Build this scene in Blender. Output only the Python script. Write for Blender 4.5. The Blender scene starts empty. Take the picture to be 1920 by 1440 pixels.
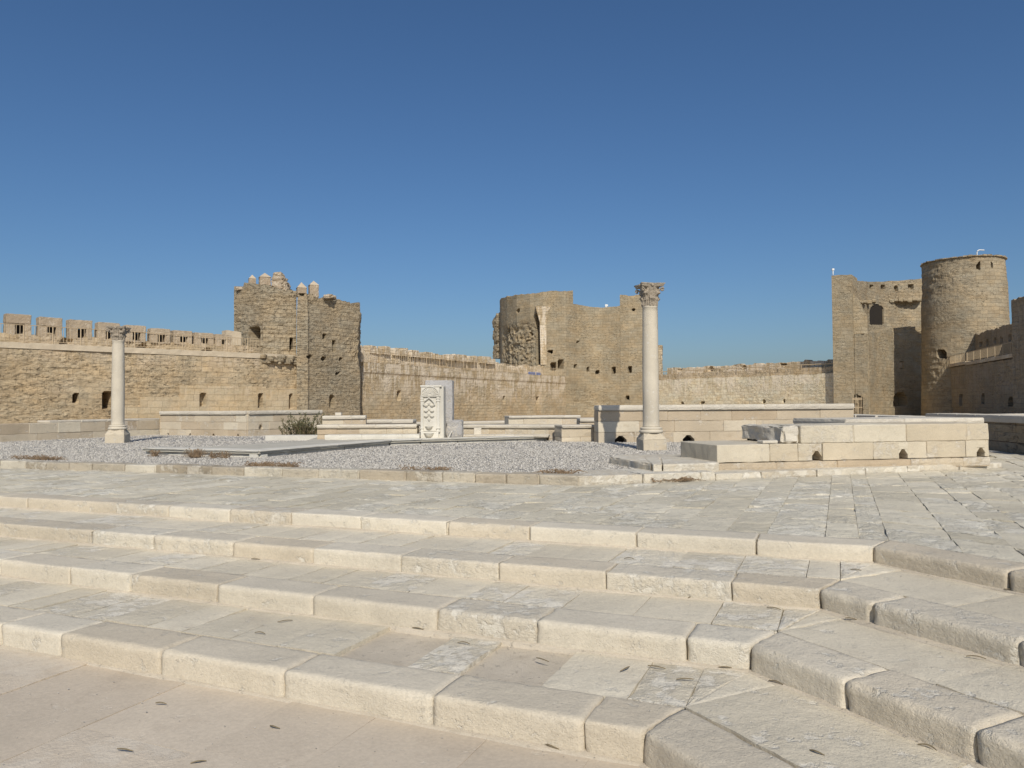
import bpy, math, random
import numpy as np
from mathutils import Matrix, Vector, noise
random.seed(7); rng = np.random.default_rng(7)
S = bpy.context.scene; C = S.collection
R = math.radians
# ------------------------------------------------------------------ camera
EYE = 1.6; F = 1440.0
cam = bpy.data.objects.new('camera', bpy.data.cameras.new('camera')); C.objects.link(cam)
cam.data.lens = 27.0; cam.data.sensor_width = 36; cam.data.clip_start = .05; cam.data.clip_end = 6000
CM = Matrix.Translation((0, 0, EYE)) @ Matrix.Rotation(R(90 + 1.631), 4, 'X') @ Matrix.Rotation(R(-.4), 4, 'Z')
cam.matrix_world = CM; S.camera = cam
# ------------------------------------------------------------------ world, sun, exposure
SUN_EL, SUN_AZ = 39.0, 172.0
w = bpy.data.worlds.new('World'); S.world = w; w.use_nodes = True
nt = w.node_tree; nt.nodes.clear()
sky = nt.nodes.new('ShaderNodeTexSky'); sky.sky_type = 'NISHITA'; sky.sun_disc = False
sky.sun_elevation = R(SUN_EL); sky.sun_rotation = R(SUN_AZ); sky.altitude = 0
sky.air_density = 1.0; sky.dust_density = 1.4; sky.ozone_density = 7
bg = nt.nodes.new('ShaderNodeBackground'); bg.inputs['Strength'].default_value = .083
wo = nt.nodes.new('ShaderNodeOutputWorld')
hs_ = nt.nodes.new('ShaderNodeHueSaturation'); hs_.inputs['Saturation'].default_value = 1.07; hs_.inputs['Hue'].default_value = .5; nt.links.new(sky.outputs[0], hs_.inputs['Color']); nt.links.new(hs_.outputs[0], bg.inputs[0]); nt.links.new(bg.outputs[0], wo.inputs[0])
sd = bpy.data.lights.new('sun', 'SUN'); sd.energy = 3.6; sd.angle = R(.5); sd.color = (1, .945, .85)
so = bpy.data.objects.new('sun', sd); C.objects.link(so)
a, e = R(SUN_AZ), R(SUN_EL)
SV = Vector((math.sin(a) * math.cos(e), math.cos(a) * math.cos(e), math.sin(e)))
so.rotation_euler = SV.to_track_quat('Z', 'Y').to_euler(); so.location = SV * 60
S.view_settings.view_transform = 'Standard'; S.view_settings.look = 'None'
S.view_settings.gamma = 1; S.view_settings.exposure = 0.0
# ------------------------------------------------------------------ helpers: survey of the place
CR = CM.to_3x3(); CRI = CR.inverted()
def G(px, py, z):                       # point seen in that direction on the level z
    d = CR @ Vector(((px - 960) / F, (720 - py) / F, -1)); t = (z - EYE) / d.z
    return (d.x * t, d.y * t)
def at(px, Y): return ((px - 960) / F * Y, Y)
def proj(x, y, z):
    v = CRI @ Vector((x, y, z - EYE))
    if v.z > -.1: return (-9999, -9999)
    return (960 - v.x / v.z * F, 720 + v.y / v.z * F)
def zat(px, py, Y):                     # height of a point seen at px,py at depth Y
    d = CR @ Vector(((px - 960) / F, (720 - py) / F, -1)); return EYE + d.z * Y / d.y
def V2(p): return Vector((p[0], p[1]))
def hsh(*k):
    h = 1469598103
    for q in k: h = ((h ^ (int(q) & 0xffff)) * 16777619) & 0xffffffff
    h ^= h >> 15; h = (h * 2246822519) & 0xffffffff; h ^= h >> 13
    return (h & 0xffffff) / 0xffffff
def nz3(x, y, z): return noise.noise(Vector((x, y, z)))
def fbm(x, y, z, o=3):
    s = 0; am = 1; 
    for _ in range(o):
        s += am * noise.noise(Vector((x, y, z))); x *= 2.1; y *= 2.1; z *= 2.1; am *= .5
    return s
def sst(x, a, b):
    t = min(1, max(0, (x - a) / (b - a))); return t * t * (3 - 2 * t)
class MB:
    def __init__(s): s.v = []; s.f = []; s.t = []; s.uv = []
    def add(s, vs, fs, tone=(.5, 0), uvs=None):
        n = len(s.v); s.v += vs; s.f += [tuple(i + n for i in f) for f in fs]
        s.t += (tone if isinstance(tone, list) else [tone] * len(vs))
        s.uv += uvs if uvs else [(q[0], q[2]) for q in vs]
    def build(s, name, mat, parent=None, smooth=False):
        me = bpy.data.meshes.new(name); me.from_pydata(s.v, [], s.f)
        at_ = me.attributes.new('tone', 'FLOAT_COLOR', 'POINT')
        arr = np.array([(q[0], q[1], 0, 1) for q in s.t], np.float32).ravel(); at_.data.foreach_set('color', arr)
        ul = me.uv_layers.new(name='UVMap'); li = np.empty(len(me.loops), np.int32); me.loops.foreach_get('vertex_index', li)
        ul.data.foreach_set('uv', np.array(s.uv, np.float32)[li].ravel())
        if smooth: me.polygons.foreach_set('use_smooth', [True] * len(me.polygons))
        me.materials.append(mat); me.update()
        o = bpy.data.objects.new(name, me); C.objects.link(o)
        if parent: o.parent = parent; o.matrix_parent_inverse = Matrix.Translation(-parent.location)
        return o
def tag(o, label=None, cat=None, group=None, kind=None):
    if label: o['label'] = label
    if cat: o['category'] = cat
    if group: o['group'] = group
    if kind: o['kind'] = kind
    return o
def thing(name, label, cat, loc=(0, 0, 0), group=None):
    o = bpy.data.objects.new(name, None); o.location = loc; C.objects.link(o); o.empty_display_size = .2
    return tag(o, label, cat, group)
# ------------------------------------------------------------------ materials
def mk(name):
    m = bpy.data.materials.new(name); m.use_nodes = True; t = m.node_tree; b = t.nodes['Principled BSDF']
    b.inputs['Roughness'].default_value = .92
    try: b.inputs['Specular IOR Level'].default_value = .25
    except Exception: pass
    return m, t, b
class NT:
    def __init__(s, t): s.t = t
    def n(s, k, **kw):
        q = s.t.nodes.new(k)
        for a_, b_ in kw.items(): setattr(q, a_, b_)
        return q
    def l(s, a_, b_): s.t.links.new(a_, b_)
    def inp(s, sock, v):
        if isinstance(v, bpy.types.NodeSocket): s.l(v, sock)
        else: sock.default_value = v
    def noise(s, vec, scale, det=4, rough=.6, out=0):
        q = s.n('ShaderNodeTexNoise'); q.inputs['Scale'].default_value = scale; q.inputs['Detail'].default_value = det
        q.inputs['Roughness'].default_value = rough; s.l(vec, q.inputs['Vector']); return q.outputs[out]
    def math(s, op, a_, b_=0, clamp=False):
        q = s.n('ShaderNodeMath', operation=op); q.use_clamp = clamp; s.inp(q.inputs[0], a_); s.inp(q.inputs[1], b_); return q.outputs[0]
    def rng(s, v, a_, b_, c_=0, d_=1):
        q = s.n('ShaderNodeMapRange'); s.inp(q.inputs[0], v)
        for i, k in enumerate((a_, b_, c_, d_)): q.inputs[i + 1].default_value = k
        return q.outputs[0]
    def mix(s, f, a_, b_, mode='MIX'):
        q = s.n('ShaderNodeMix', data_type='RGBA', blend_type=mode); s.inp(q.inputs[0], f); s.inp(q.inputs[6], a_); s.inp(q.inputs[7], b_); return q.outputs[2]
    def mapv(s, vec, sc, loc=(0, 0, 0)):
        q = s.n('ShaderNodeMapping'); s.l(vec, q.inputs[0]); q.inputs['Scale'].default_value = sc; q.inputs['Location'].default_value = loc; return q.outputs[0]
    def grey(s, v):
        q = s.n('ShaderNodeCombineColor'); [s.l(v, q.inputs[i]) for i in range(3)]; return q.outputs[0]
    def bump(s, h, dist, st=1, nrm=None):
        q = s.n('ShaderNodeBump'); q.inputs['Strength'].default_value = st; q.inputs['Distance'].default_value = dist; s.l(h, q.inputs['Height'])
        if nrm: s.l(nrm, q.inputs['Normal'])
        return q.outputs[0]
def c4(c): return (c[0], c[1], c[2], 1)
def masonry(name, c1, c2, mortar, bw=.7, bh=.36, streak=0, pale=(.62, .53, .4), stain=(.2, .15, .1), rough=.05, patch=.5, v0=3.2, v1=5.2, mort=.012):
    tint = (1.12, 1.175, 1.17); c1, c2 = [q * k for q, k in zip(c1, tint)], [q * k for q, k in zip(c2, tint)]; stain = [q * k * 1.12 for q, k in zip(stain, tint)]
    m, t, b = mk(name); n = NT(t)
    uv = n.n('ShaderNodeUVMap').outputs[0]
    wn = n.n('ShaderNodeVectorMath', operation='MULTIPLY_ADD'); n.l(n.noise(uv, 1.3, 3, .6, 1), wn.inputs[0]); wn.inputs[1].default_value = (.05, .03, 0); n.l(uv, wn.inputs[2])
    br = n.n('ShaderNodeTexBrick'); n.l(wn.outputs[0], br.inputs['Vector']); br.offset = .5; br.squash = .72; br.squash_frequency = 3
    br.inputs['Color1'].default_value = c4(c1); br.inputs['Color2'].default_value = c4(c2); br.inputs['Mortar'].default_value = c4(mortar)
    br.inputs['Scale'].default_value = 1; br.inputs['Mortar Size'].default_value = mort; br.inputs['Mortar Smooth'].default_value = .5
    br.inputs['Brick Width'].default_value = bw; br.inputs['Row Height'].default_value = bh; br.inputs['Bias'].default_value = 0
    rubble = n.rng(n.noise(uv, .22, 3), .48 - .1 * patch, .56)       # where the facing is worn to rubble
    br2 = n.n('ShaderNodeTexVoronoi'); n.l(n.mapv(wn.outputs[0], (2.6, 4.2, 1)), br2.inputs['Vector']); br2.inputs['Scale'].default_value = 1
    vcol = n.mix(n.rng(br2.outputs['Color'], 0, 1), c4(c1), c4(c2))
    col = n.mix(n.math('MULTIPLY', rubble, .75), br.outputs['Color'], vcol)
    big = n.noise(uv, .35, 5, .65); col = n.mix(1, col, n.grey(n.rng(big, .25, .75, .78, 1.2)), 'MULTIPLY')
    hue = n.noise(n.mapv(uv, (1, 1.6, 1), (31, 17, 0)), .45, 5, .7); col = n.mix(1, col, n.mix(n.rng(hue, .38, .62), (1.02, .975, .90, 1), (.95, 1.0, 1.05, 1)), 'MULTIPLY')
    fine = n.noise(uv, 9, 5, .7); col = n.mix(1, col, n.grey(n.rng(fine, .25, .75, .82, 1.16)), 'MULTIPLY')
    mid = n.noise(n.mapv(uv, (1.2, 2.6, 1), (5, 3, 0)), 1.6, 4, .6)
    col = n.mix(n.rng(mid, .58, .74, 0, .35), col, c4(stain))
    cr = n.noise(n.mapv(wn.outputs[0], (2.0, 5.2, 1), (3, 9, 0)), 1.3, 6, .72)
    col = n.mix(n.math('MULTIPLY', n.rng(cr, .60, .67), n.rng(rubble, 0, 1, .25, .8)), col, c4([q * .55 for q in stain]))
    hl = n.noise(n.mapv(wn.outputs[0], (2.2, 4.6, 1), (13, 1, 0)), 1.5, 6, .72)
    col = n.mix(n.math('MULTIPLY', n.rng(hl, .58, .68), n.rng(rubble, 0, 1, .22, .45)), col, c4([q * 1.45 for q in c1]))
    if streak:
        sx = n.math('ADD', n.math('MULTIPLY', n.noise(n.mapv(uv, (2.6, .3, 1)), 1.0, 5, .75), .6), n.math('MULTIPLY', n.noise(n.mapv(uv, (.5, .8, 1), (4, 4, 0)), 1.0, 4, .6), .4)); sep = n.n('ShaderNodeSeparateXYZ'); n.l(uv, sep.inputs[0])
        z = n.rng(sep.outputs[1], v0, v1); z = n.math('ADD', z, n.math('MULTIPLY', n.math('SUBTRACT', n.noise(uv, .5, 3), .5), 1.6), clamp=True)
        col = n.mix(n.math('MULTIPLY', n.math('MULTIPLY', n.rng(sx, .47, .53), z), streak), col, c4(pale))
        sx2 = n.noise(n.mapv(uv, (4.1, .3, 1), (7, 2, 0)), 1.0, 3, .7)
        col = n.mix(n.math('MULTIPLY', n.math('MULTIPLY', n.rng(sx2, .56, .64), z), .35), col, c4(stain))
    n.l(col, b.inputs['Base Color'])
    h = n.math('MULTIPLY', br.outputs['Fac'], -.5)
    h = n.math('ADD', h, n.math('MULTIPLY', n.noise(n.mapv(uv, (1, 1.7, 1)), 3.2, 6, .65), n.rng(rubble, 0, 1, .9, 2.6)))
    h = n.math('ADD', h, n.math('MULTIPLY', n.rng(cr, .56, .68), n.rng(rubble, 0, 1, -.5, -1.6)))
    h = n.math('ADD', h, n.math('MULTIPLY', br2.outputs['Distance'], n.rng(rubble, 0, 1, 0, -1.0)))
    nr = n.bump(h, rough); n.l(n.bump(fine, .02, 1, nr), b.inputs['Normal'])
    return m
def stone(name, c, c2, scale=1, warm=.12, chips=(.66, .6, .5), bump=.006, pit=.5, grime=(.35, .27, .18), gr=.35):
    """cut stone: attribute tone.R shifts the colour of each block, tone.G marks rough-broken faces"""
    m, t, b = mk(name); n = NT(t)
    P = n.n('ShaderNodeTexCoord').outputs['Object']
    att = n.n('ShaderNodeAttribute'); att.attribute_name = 'tone'; sp = n.n('ShaderNodeSeparateColor'); n.l(att.outputs['Color'], sp.inputs[0])
    tone, chip = sp.outputs[0], sp.outputs[1]
    col = n.mix(tone, c4(c), c4(c2))
    col = n.mix(1, col, n.grey(n.rng(n.noise(P, .9 * scale, 5, .65), .25, .75, .84, 1.14)), 'MULTIPLY')
    gx = n.noise(n.mapv(P, (1, 1, 2.2)), 2.3 * scale, 6, .7); col = n.mix(n.rng(gx, .56, .72, 0, gr), col, c4(grime))
    fine = n.noise(P, 55 * scale, 5, .7); col = n.mix(1, col, n.grey(n.rng(fine, .3, .7, .9, 1.09)), 'MULTIPLY')
    ck = n.noise(P, 7 * scale, 6, .75)
    wear = n.rng(n.noise(P, 2.4 * scale, 4, .6), .40, .58, .25, 1.15)
    cm = n.rng(n.math('ADD', n.math('MULTIPLY', n.math('MULTIPLY', chip, wear), .17), ck), .6, .68)
    col = n.mix(n.math('MULTIPLY', cm, .6), col, c4(chips))
    n.l(col, b.inputs['Base Color'])
    rg = n.noise(n.mapv(P, (1, 1, 1.5)), 14 * scale, 6, .72)
    h = n.math('MULTIPLY', rg, n.rng(chip, 0, 1, .7, 3.2))
    h = n.math('ADD', h, n.math('MULTIPLY', cm, -.55))
    h = n.math('ADD', h, n.math('MULTIPLY', n.rng(n.noise(P, 120 * scale, 3, .6), .3, .5), pit * .35))
    n.l(n.bump(h, bump), b.inputs['Normal'])
    return m
def plain(name, c, rough=.8, var=.15, metal=0, sc=8):
    m, t, b = mk(name); n = NT(t); P = n.n('ShaderNodeTexCoord').outputs['Object']
    f = n.noise(P, sc, 4); n.l(n.mix(1, c4(c), n.grey(n.rng(f, .25, .75, 1 - var, 1 + var)), 'MULTIPLY'), b.inputs['Base Color'])
    b.inputs['Roughness'].default_value = rough; b.inputs['Metallic'].default_value = metal; n.l(n.bump(f, .01, .4), b.inputs['Normal']); return m
M = {}
M['wall'] = masonry('wall_masonry', (.50, .37, .235), (.37, .275, .175), (.47, .37, .25), .75, .37, .75, (.60, .49, .35), (.24, .17, .105), .06, .45, 4.0, 5.4)
M['wallb'] = masonry('banded_masonry', (.52, .39, .25), (.40, .295, .185), (.30, .22, .14), .62, .34, 1, (.72, .61, .46), (.24, .17, .105), .04, .1, 1.6, 4.4)
M['ashlar'] = masonry('ashlar_masonry', (.50, .375, .24), (.43, .32, .20), (.36, .27, .17), .95, .42, .5, (.66, .54, .39), (.3, .2, .12), .02, 0, 1, 5)
M['drumm'] = masonry('drum_masonry', (.37, .285, .19), (.28, .215, .145), (.22, .17, .11), .95, .40, 0, rough=.05, patch=.2, mort=.008)
M['wallc'] = masonry('pale_masonry', (.70, .585, .42), (.56, .44, .295), (.40, .31, .20), .62, .34, .9, (.82, .71, .54), (.26, .19, .12), .035, .2, 2.0, 4.5)
M['tower'] = masonry('tower_masonry', (.375, .29, .195), (.30, .23, .155), (.26, .2, .135), .62, .31, 0, rough=.08, patch=.9)
M['tower2'] = masonry('smooth_tower_masonry', (.385, .295, .195), (.30, .23, .15), (.25, .19, .125), .8, .38, 0, rough=.04, patch=.4, mort=.008)
M['dark'] = plain('painted_opening_shade', (.03, .024, .018))  # near-black colour standing in for the shade inside openings
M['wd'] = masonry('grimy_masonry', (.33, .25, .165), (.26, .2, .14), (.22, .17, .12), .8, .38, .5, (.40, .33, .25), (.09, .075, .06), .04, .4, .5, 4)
M['lime'] = stone('limestone_blocks', (.46, .355, .235), (.68, .60, .455), 1, bump=.009, grime=(.40, .31, .20), gr=.5)
M['pale'] = stone('cream_blocks', (.52, .425, .29), (.63, .56, .43), 1, bump=.008, grime=(.46, .36, .24))
M['tan'] = stone('tan_merlon_stone', (.38, .29, .195), (.56, .46, .33), 1, bump=.02, chips=(.64,.55,.42), grime=(.25,.19,.12), gr=.5)
M['coping'] = stone('coping_stone', (.58, .51, .40), (.66, .60, .49), 1, bump=.008, grime=(.5, .42, .32))
M['edge'] = stone('edge_stone', (.58, .50, .375), (.68, .615, .49), 1, bump=.009, chips=(.76, .71, .6), grime=(.50, .42, .31), gr=.35)
M['slab'] = stone('paving_slab', (.60, .53, .40), (.72, .645, .50), 1, bump=.008, chips=(.82, .76, .64), grime=(.44, .37, .28), gr=.4)
M['slab_top'] = stone('terrace_slab', (.60, .535, .40), (.76, .69, .54), 1, bump=.014, chips=(.88, .82, .68), grime=(.46, .40, .31), gr=.45)
M['slab_low'] = stone('court_slab', (.54, .455, .345), (.60, .51, .39), .8, bump=.004, chips=(.66, .58, .46), grime=(.42, .345, .26), gr=.5, pit=.2)
M['sand'] = stone('sand_bed', (.58, .50, .38), (.62, .54, .42), 3, bump=.008)
M['earth'] = stone('court_earth', (.45, .36, .26), (.5, .42, .3), .6, bump=.03)
M['gravelbed'] = stone('gravel_bed', (.36, .34, .31), (.46, .44, .41), 6, bump=.03)
M['marble'] = stone('white_marble', (.58, .545, .46), (.70, .655, .555), 1.5, bump=.004, chips=(.8, .78, .72), grime=(.5, .46, .4), gr=.25)
M['shaft'] = stone('shaft_marble', (.56, .49, .375), (.64, .57, .445), 1.5, bump=.003, chips=(.72, .68, .6), grime=(.46, .41, .33), gr=.35)
M['capital'] = stone('weathered_capital', (.36, .30, .225), (.48, .41, .315), 3, bump=.01, chips=(.5, .44, .35), grime=(.14, .11, .085), gr=.6)
M['kerb'] = stone('kerb_stone', (.44, .37, .27), (.64, .58, .46), 1, bump=.014, chips=(.72, .66, .54), grime=(.24, .20, .15), gr=.75)
M['mtop'] = stone('platform_marble', (.52, .48, .39), (.6, .56, .46), 2, bump=.006, grime=(.42, .38, .3))
M['cement'] = stone('grey_cement', (.46, .44, .42), (.55, .53, .5), 2, bump=.012, grime=(.36, .34, .32))
M['metal'] = plain('painted_rail', (.50, .39, .25), .5, .1)
M['iron'] = plain('dark_iron', (.10, .085, .07), .6)
M['white'] = plain('white_paint', (.75, .75, .72), .5, .03)
M['blue'] = plain('blue_sheet', (.10, .2, .5), .6, .1)
M['leaf'] = plain('dry_leaf', (.22, .175, .105), .7, .4, 0, 30)
M['twig'] = plain('dry_twig', (.25, .175, .105), .9, .4, 0, 20)
def leafmat():
    m, t, b = mk('bush_leaf'); n = NT(t); P = n.n('ShaderNodeTexCoord').outputs['Object']
    n.l(n.mix(n.rng(n.noise(P, 11, 3), .4, .6), c4((.055, .07, .03)), c4((.19, .17, .08))), b.inputs['Base Color']); b.inputs['Roughness'].default_value = .6; return m
M['bush'] = leafmat()
def gravelmat():
    m, t, b = mk('gravel_stone'); n = NT(t)
    att = n.n('ShaderNodeAttribute'); att.attribute_name = 'tone'; sp = n.n('ShaderNodeSeparateColor'); n.l(att.outputs['Color'], sp.inputs[0])
    n.l(n.mix(sp.outputs[0], c4((.28, .25, .21)), c4((.76, .71, .62))), b.inputs['Base Color']); return m
M['gravel'] = gravelmat()
# ------------------------------------------------------------------ builders
def blk(mb, q, z0, z1, res=.04, r=.02, amp=.008, tone=.5, chip=0, seed=0, bottom=False, ns=3.0, edge=.0, rx=None):
    """a rounded, worn stone block over the plan quad q = front-left, front-right, back-right, back-left"""
    q = [V2(p) for p in q]
    lx = ((q[1] - q[0]).length + (q[2] - q[3]).length) / 2; ly = ((q[3] - q[0]).length + (q[2] - q[1]).length) / 2; lz = z1 - z0
    if min(lx, ly, lz) < .004: return
    r = min(r, lx * .45, ly * .45, lz * .45)
    nx, ny, nzc = [max(2, min(60, int(round(k / res)))) for k in (lx, ly, lz)]
    def ticks(L, n_):
        t = [i * L / n_ for i in range(n_ + 1)]
        if n_ >= 3 and L / n_ > r * 1.2: t = [0, r * .45, r] + [r + (L - 2 * r) * i / (n_ - 2) for i in range(1, n_ - 2)] + [L - r, L - r * .45, L]
        return t
    X, Y, Z = ticks(lx, nx), ticks(ly, ny), ticks(lz, nzc); nx, ny, nzc = len(X) - 1, len(Y) - 1, len(Z) - 1
    idx = {}; vs = []; uvs = []
    def vert(i, j, k):
        key = (i, j, k)
        if key in idx: return idx[key]
        p = [X[i], Y[j], Z[k]]; L = (lx, ly, lz)
        RR = (min(r, rx) if rx else r, r, r)
        inn = [min(max(p[c_], RR[c_]), L[c_] - RR[c_]) for c_ in range(3)]
        d = [(p[c_] - inn[c_]) / RR[c_] for c_ in range(3)]; dl = math.sqrt(d[0] ** 2 + d[1] ** 2 + d[2] ** 2)
        if dl > 1e-9: d = [k_ / dl for k_ in d]; p = [inn[c_] + d[c_] * RR[c_] for c_ in range(3)]
        s = p[0] / lx; t = p[1] / ly
        w_ = q[0] * (1 - s) * (1 - t) + q[1] * s * (1 - t) + q[2] * s * t + q[3] * (1 - s) * t
        wx, wy, wz = w_.x, w_.y, z0 + p[2]
        if amp:
            nn = fbm(wx * ns + seed, wy * ns, wz * ns * 1.3, 3)
            corner = sum(1 for c_ in range(3) if abs(d[c_]) > .3)
            off = amp * nn
            if corner >= 2 and edge: off -= edge * max(0, fbm(wx * 7 + seed, wy * 7, wz * 7, 2) + .1)
            fx = (q[1] - q[0]).normalized() if lx else Vector((1, 0)); fy = (q[3] - q[0]).normalized()
            wx += (fx.x * d[0] + fy.x * d[1]) * off; wy += (fx.y * d[0] + fy.y * d[1]) * off; wz += d[2] * off * .6
        idx[key] = len(vs); vs.append((wx, wy, wz)); uvs.append((p[0] + seed, wz)); return idx[key]
    fs = []
    for i in range(nx):
        for j in range(ny):
            fs.append((vert(i, j, nzc), vert(i + 1, j, nzc), vert(i + 1, j + 1, nzc), vert(i, j + 1, nzc)))
            if bottom: fs.append((vert(i, j, 0), vert(i, j + 1, 0), vert(i + 1, j + 1, 0), vert(i + 1, j, 0)))
    for k in range(nzc):
        for i in range(nx):
            fs.append((vert(i, 0, k), vert(i + 1, 0, k), vert(i + 1, 0, k + 1), vert(i, 0, k + 1)))
            fs.append((vert(i, ny, k), vert(i, ny, k + 1), vert(i + 1, ny, k + 1), vert(i + 1, ny, k)))
        for j in range(ny):
            fs.append((vert(0, j, k), vert(0, j, k + 1), vert(0, j + 1, k + 1), vert(0, j + 1, k)))
            fs.append((vert(nx, j, k), vert(nx, j + 1, k), vert(nx, j + 1, k + 1), vert(nx, j, k + 1)))
    mb.add(vs, fs, (tone, chip), uvs)
def quad_on(A, B, s0, s1, o0, o1):
    """plan quad along line A->B between distances s0,s1, offset o0..o1 away from the viewer (left of direction A->B)"""
    A, B = V2(A), V2(B); d = (B - A).normalized(); n = Vector((-d.y, d.x))
    return [A + d * s0 + n * o0, A + d * s1 + n * o0, A + d * s1 + n * o1, A + d * s0 + n * o1]
def rowblocks(mb, A, B, thick, z0, z1, bl, res=.08, r=.009, amp=.006, seed=1, tone=(.2, .9), chip=.35, gap=.004, holes=(), hh=.12, inset=0, jit=.006, edge=.022, hmb=None):
    L = (V2(B) - V2(A)).length; rd = random.Random(seed); s = 0; cuts = [0]
    while s < L - bl * .6:
        s += bl * rd.uniform(.65, 1.4); cuts.append(min(s, L))
    if L - cuts[-1] < bl * .4: cuts[-1] = L
    else: cuts.append(L)
    segs = []
    for a_, b_ in zip(cuts, cuts[1:]): segs.append((a_, b_, None))
    for hp, hw in holes:
        out = []
        for (a_, b_, k) in segs:
            if k is None and a_ < hp + hw / 2 and b_ > hp - hw / 2:
                if hp - hw / 2 - a_ > .05: out.append((a_, hp - hw / 2, None))
                if a_ <= hp < b_: out.append((hp - hw / 2, hp + hw / 2, 'h'))
                if b_ - hp - hw / 2 > .05: out.append((hp + hw / 2, b_, None))
            else: out.append((a_, b_, k))
        segs = out
    for i, (a_, b_, k) in enumerate(segs):
        tn = rd.uniform(*tone); ch = rd.random() ** 2 * chip * 2; o = inset + rd.uniform(-jit, jit)
        if k is None: blk(mb, quad_on(A, B, a_ + gap / 2, b_ - gap / 2, o, thick), z0 + gap / 2, z1 - gap / 2, res, r, amp, tn, ch, seed + i, edge=edge)
        else:
            if z1 - z0 - hh > .03: blk(mb, quad_on(A, B, a_ - .01, b_ + .01, o + .004, thick), z0 + hh, z1 - gap, res, r, amp, tn, ch, seed + i)
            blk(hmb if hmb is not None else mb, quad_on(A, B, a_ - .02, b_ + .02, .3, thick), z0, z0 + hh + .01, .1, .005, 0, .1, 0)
            for (sa, sb) in ((a_ - .01, a_ + (b_ - a_) * .34), (b_ + .01, b_ - (b_ - a_) * .34)):
                P3 = []
                for o_ in (o + .012, .3):
                    for (ss, zz) in ((sa, z0 + hh), (sb, z0 + hh), (sa, z0 + hh * .45)):
                        pp_ = quad_on(A, B, ss, ss + .1, o_, o_ + .1)[0]; P3.append((pp_.x, pp_.y, zz))
                mb.add(P3, [(0, 1, 2), (3, 5, 4), (0, 3, 4, 1), (1, 4, 5, 2), (2, 5, 3, 0)], (tn, ch))
    # mortar core behind the joints
    blk(mb, quad_on(A, B, .02, L - .02, inset + .012 if not holes else .32, thick - .02), z0 - .01, z1 - .012, .5, .005, 0, .2, 0)
def curtain(name, path, z0, tops, mat, thick=2.0, res=.15, seed=0, bw=.75, bh=.37, blkamp=.05, ero=.12, eromask=(.0, .35), ragged=.12, holes=(), batter=0, parent=None, deep=1.4, flip=False, u0=0, ztex=None, smoothn=False, bare=None):
    pts = [V2(p) for p in path]; cum = [0]
    for p, q in zip(pts, pts[1:]): cum.append(cum[-1] + (q - p).length)
    us = []
    for i in range(len(pts) - 1):
        n_ = max(1, int(math.ceil((cum[i + 1] - cum[i]) / res)))
        us += [(i, j / n_) for j in range(n_)]
    us.append((len(pts) - 2, 1.0))
    segn = []
    for p, q in zip(pts, pts[1:]):
        d = (q - p).normalized(); nn = Vector((d.y, -d.x)); segn.append(-nn if flip else nn)
    zt = max(tops); nzc = int(math.ceil((zt - z0) / res)); vs = []; uvs = []; tn = []; cols = []
    for (i, f) in us:
        p = pts[i].lerp(pts[i + 1], f); u = cum[i] + (cum[i + 1] - cum[i]) * f; n = segn[i]
        if smoothn:
            n0 = (segn[i] + segn[max(0, i - 1)]).normalized(); n1 = (segn[i] + segn[min(len(segn) - 1, i + 1)]).normalized(); n = n0.lerp(n1, f).normalized()
        elif f == 0 and i > 0: n = (segn[i] + segn[i - 1]).normalized()
        top = tops[i] + (tops[i + 1] - tops[i]) * f
        if ragged:
            cc = math.floor(u / .55); top += ragged * (hsh(cc, seed, 3) - .5) * 1.2 + ragged * .8 * nz3(u * .5, seed, 0) + ragged * .5 * nz3(u * 2.3, seed, 4)
        cols.append((p, n, u + u0, top))
    W = nzc + 1
    for (p, n, u, top) in cols:
        for j in range(W):
            z = z0 + (top - z0) * j / nzc
            row = math.floor(z / bh); cc = math.floor((u + (bw / 2 if row % 2 else 0)) / bw); h = hsh(row, cc, seed)
            er = sst(nz3(u * .13 + seed * 3.1, z * .22, seed), *eromask)
            d = (h - .6) * blkamp * (.35 + er)
            if er > .1: d -= er * ero * (.3 + .55 * abs(fbm(u * 1.3, z * 2.6, seed + 5.5, 3)) + .6 * hsh(math.floor((u + .13 * row) / (bw * .55)), math.floor(z / (bh * .8)), seed + 9) + (.7 if h > .82 else 0))
            d += .02 * fbm(u * 2, z * 2.5, seed, 2)
            if bare and j < nzc: d += bare(u, z)
            if batter: d += batter * max(0, (top - z)) 
            if holes:
                px, py = proj(p.x, p.y, z)
                for hh in holes:
                    if abs(px - hh[0]) < hh[2] / 2 and abs(py - hh[1]) < hh[3] / 2:
                        if len(hh) > 4 and hh[4] == 'a':
                            yy = (py - (hh[1] - hh[3] / 2)) / (hh[2] / 2)
                            if yy < 1 and abs(px - hh[0]) / (hh[2] / 2) > math.sqrt(max(0, 1 - (1 - yy) ** 2)): continue
                        d -= deep; break
            q = p + n * d; vs.append((q.x, q.y, z)); uvs.append((u, z if ztex is None else z + ztex))
    fs = []
    nc = len(cols)
    for i in range(nc - 1):
        for j in range(nzc):
            a_ = i * W + j; f = (a_, a_ + W, a_ + W + 1, a_ + 1); fs.append(f)
    b0 = len(vs)
    for (p, n, u, top) in cols:
        m_ = p - n * thick * .5; q = p - n * thick
        vs += [(m_.x, m_.y, top + .05 * nz3(u * 2, 7, seed)), (q.x, q.y, top), (q.x, q.y, z0)]; uvs += [(u, top + .5), (u, top + 1), (u, z0 - 3)]
    for i in range(nc - 1):
        a_ = i * W + nzc; c_ = b0 + i * 3
        fs += [(a_, a_ + W, c_ + 3, c_), (c_, c_ + 3, c_ + 4, c_ + 1), (c_ + 1, c_ + 4, c_ + 5, c_ + 2)]
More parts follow.
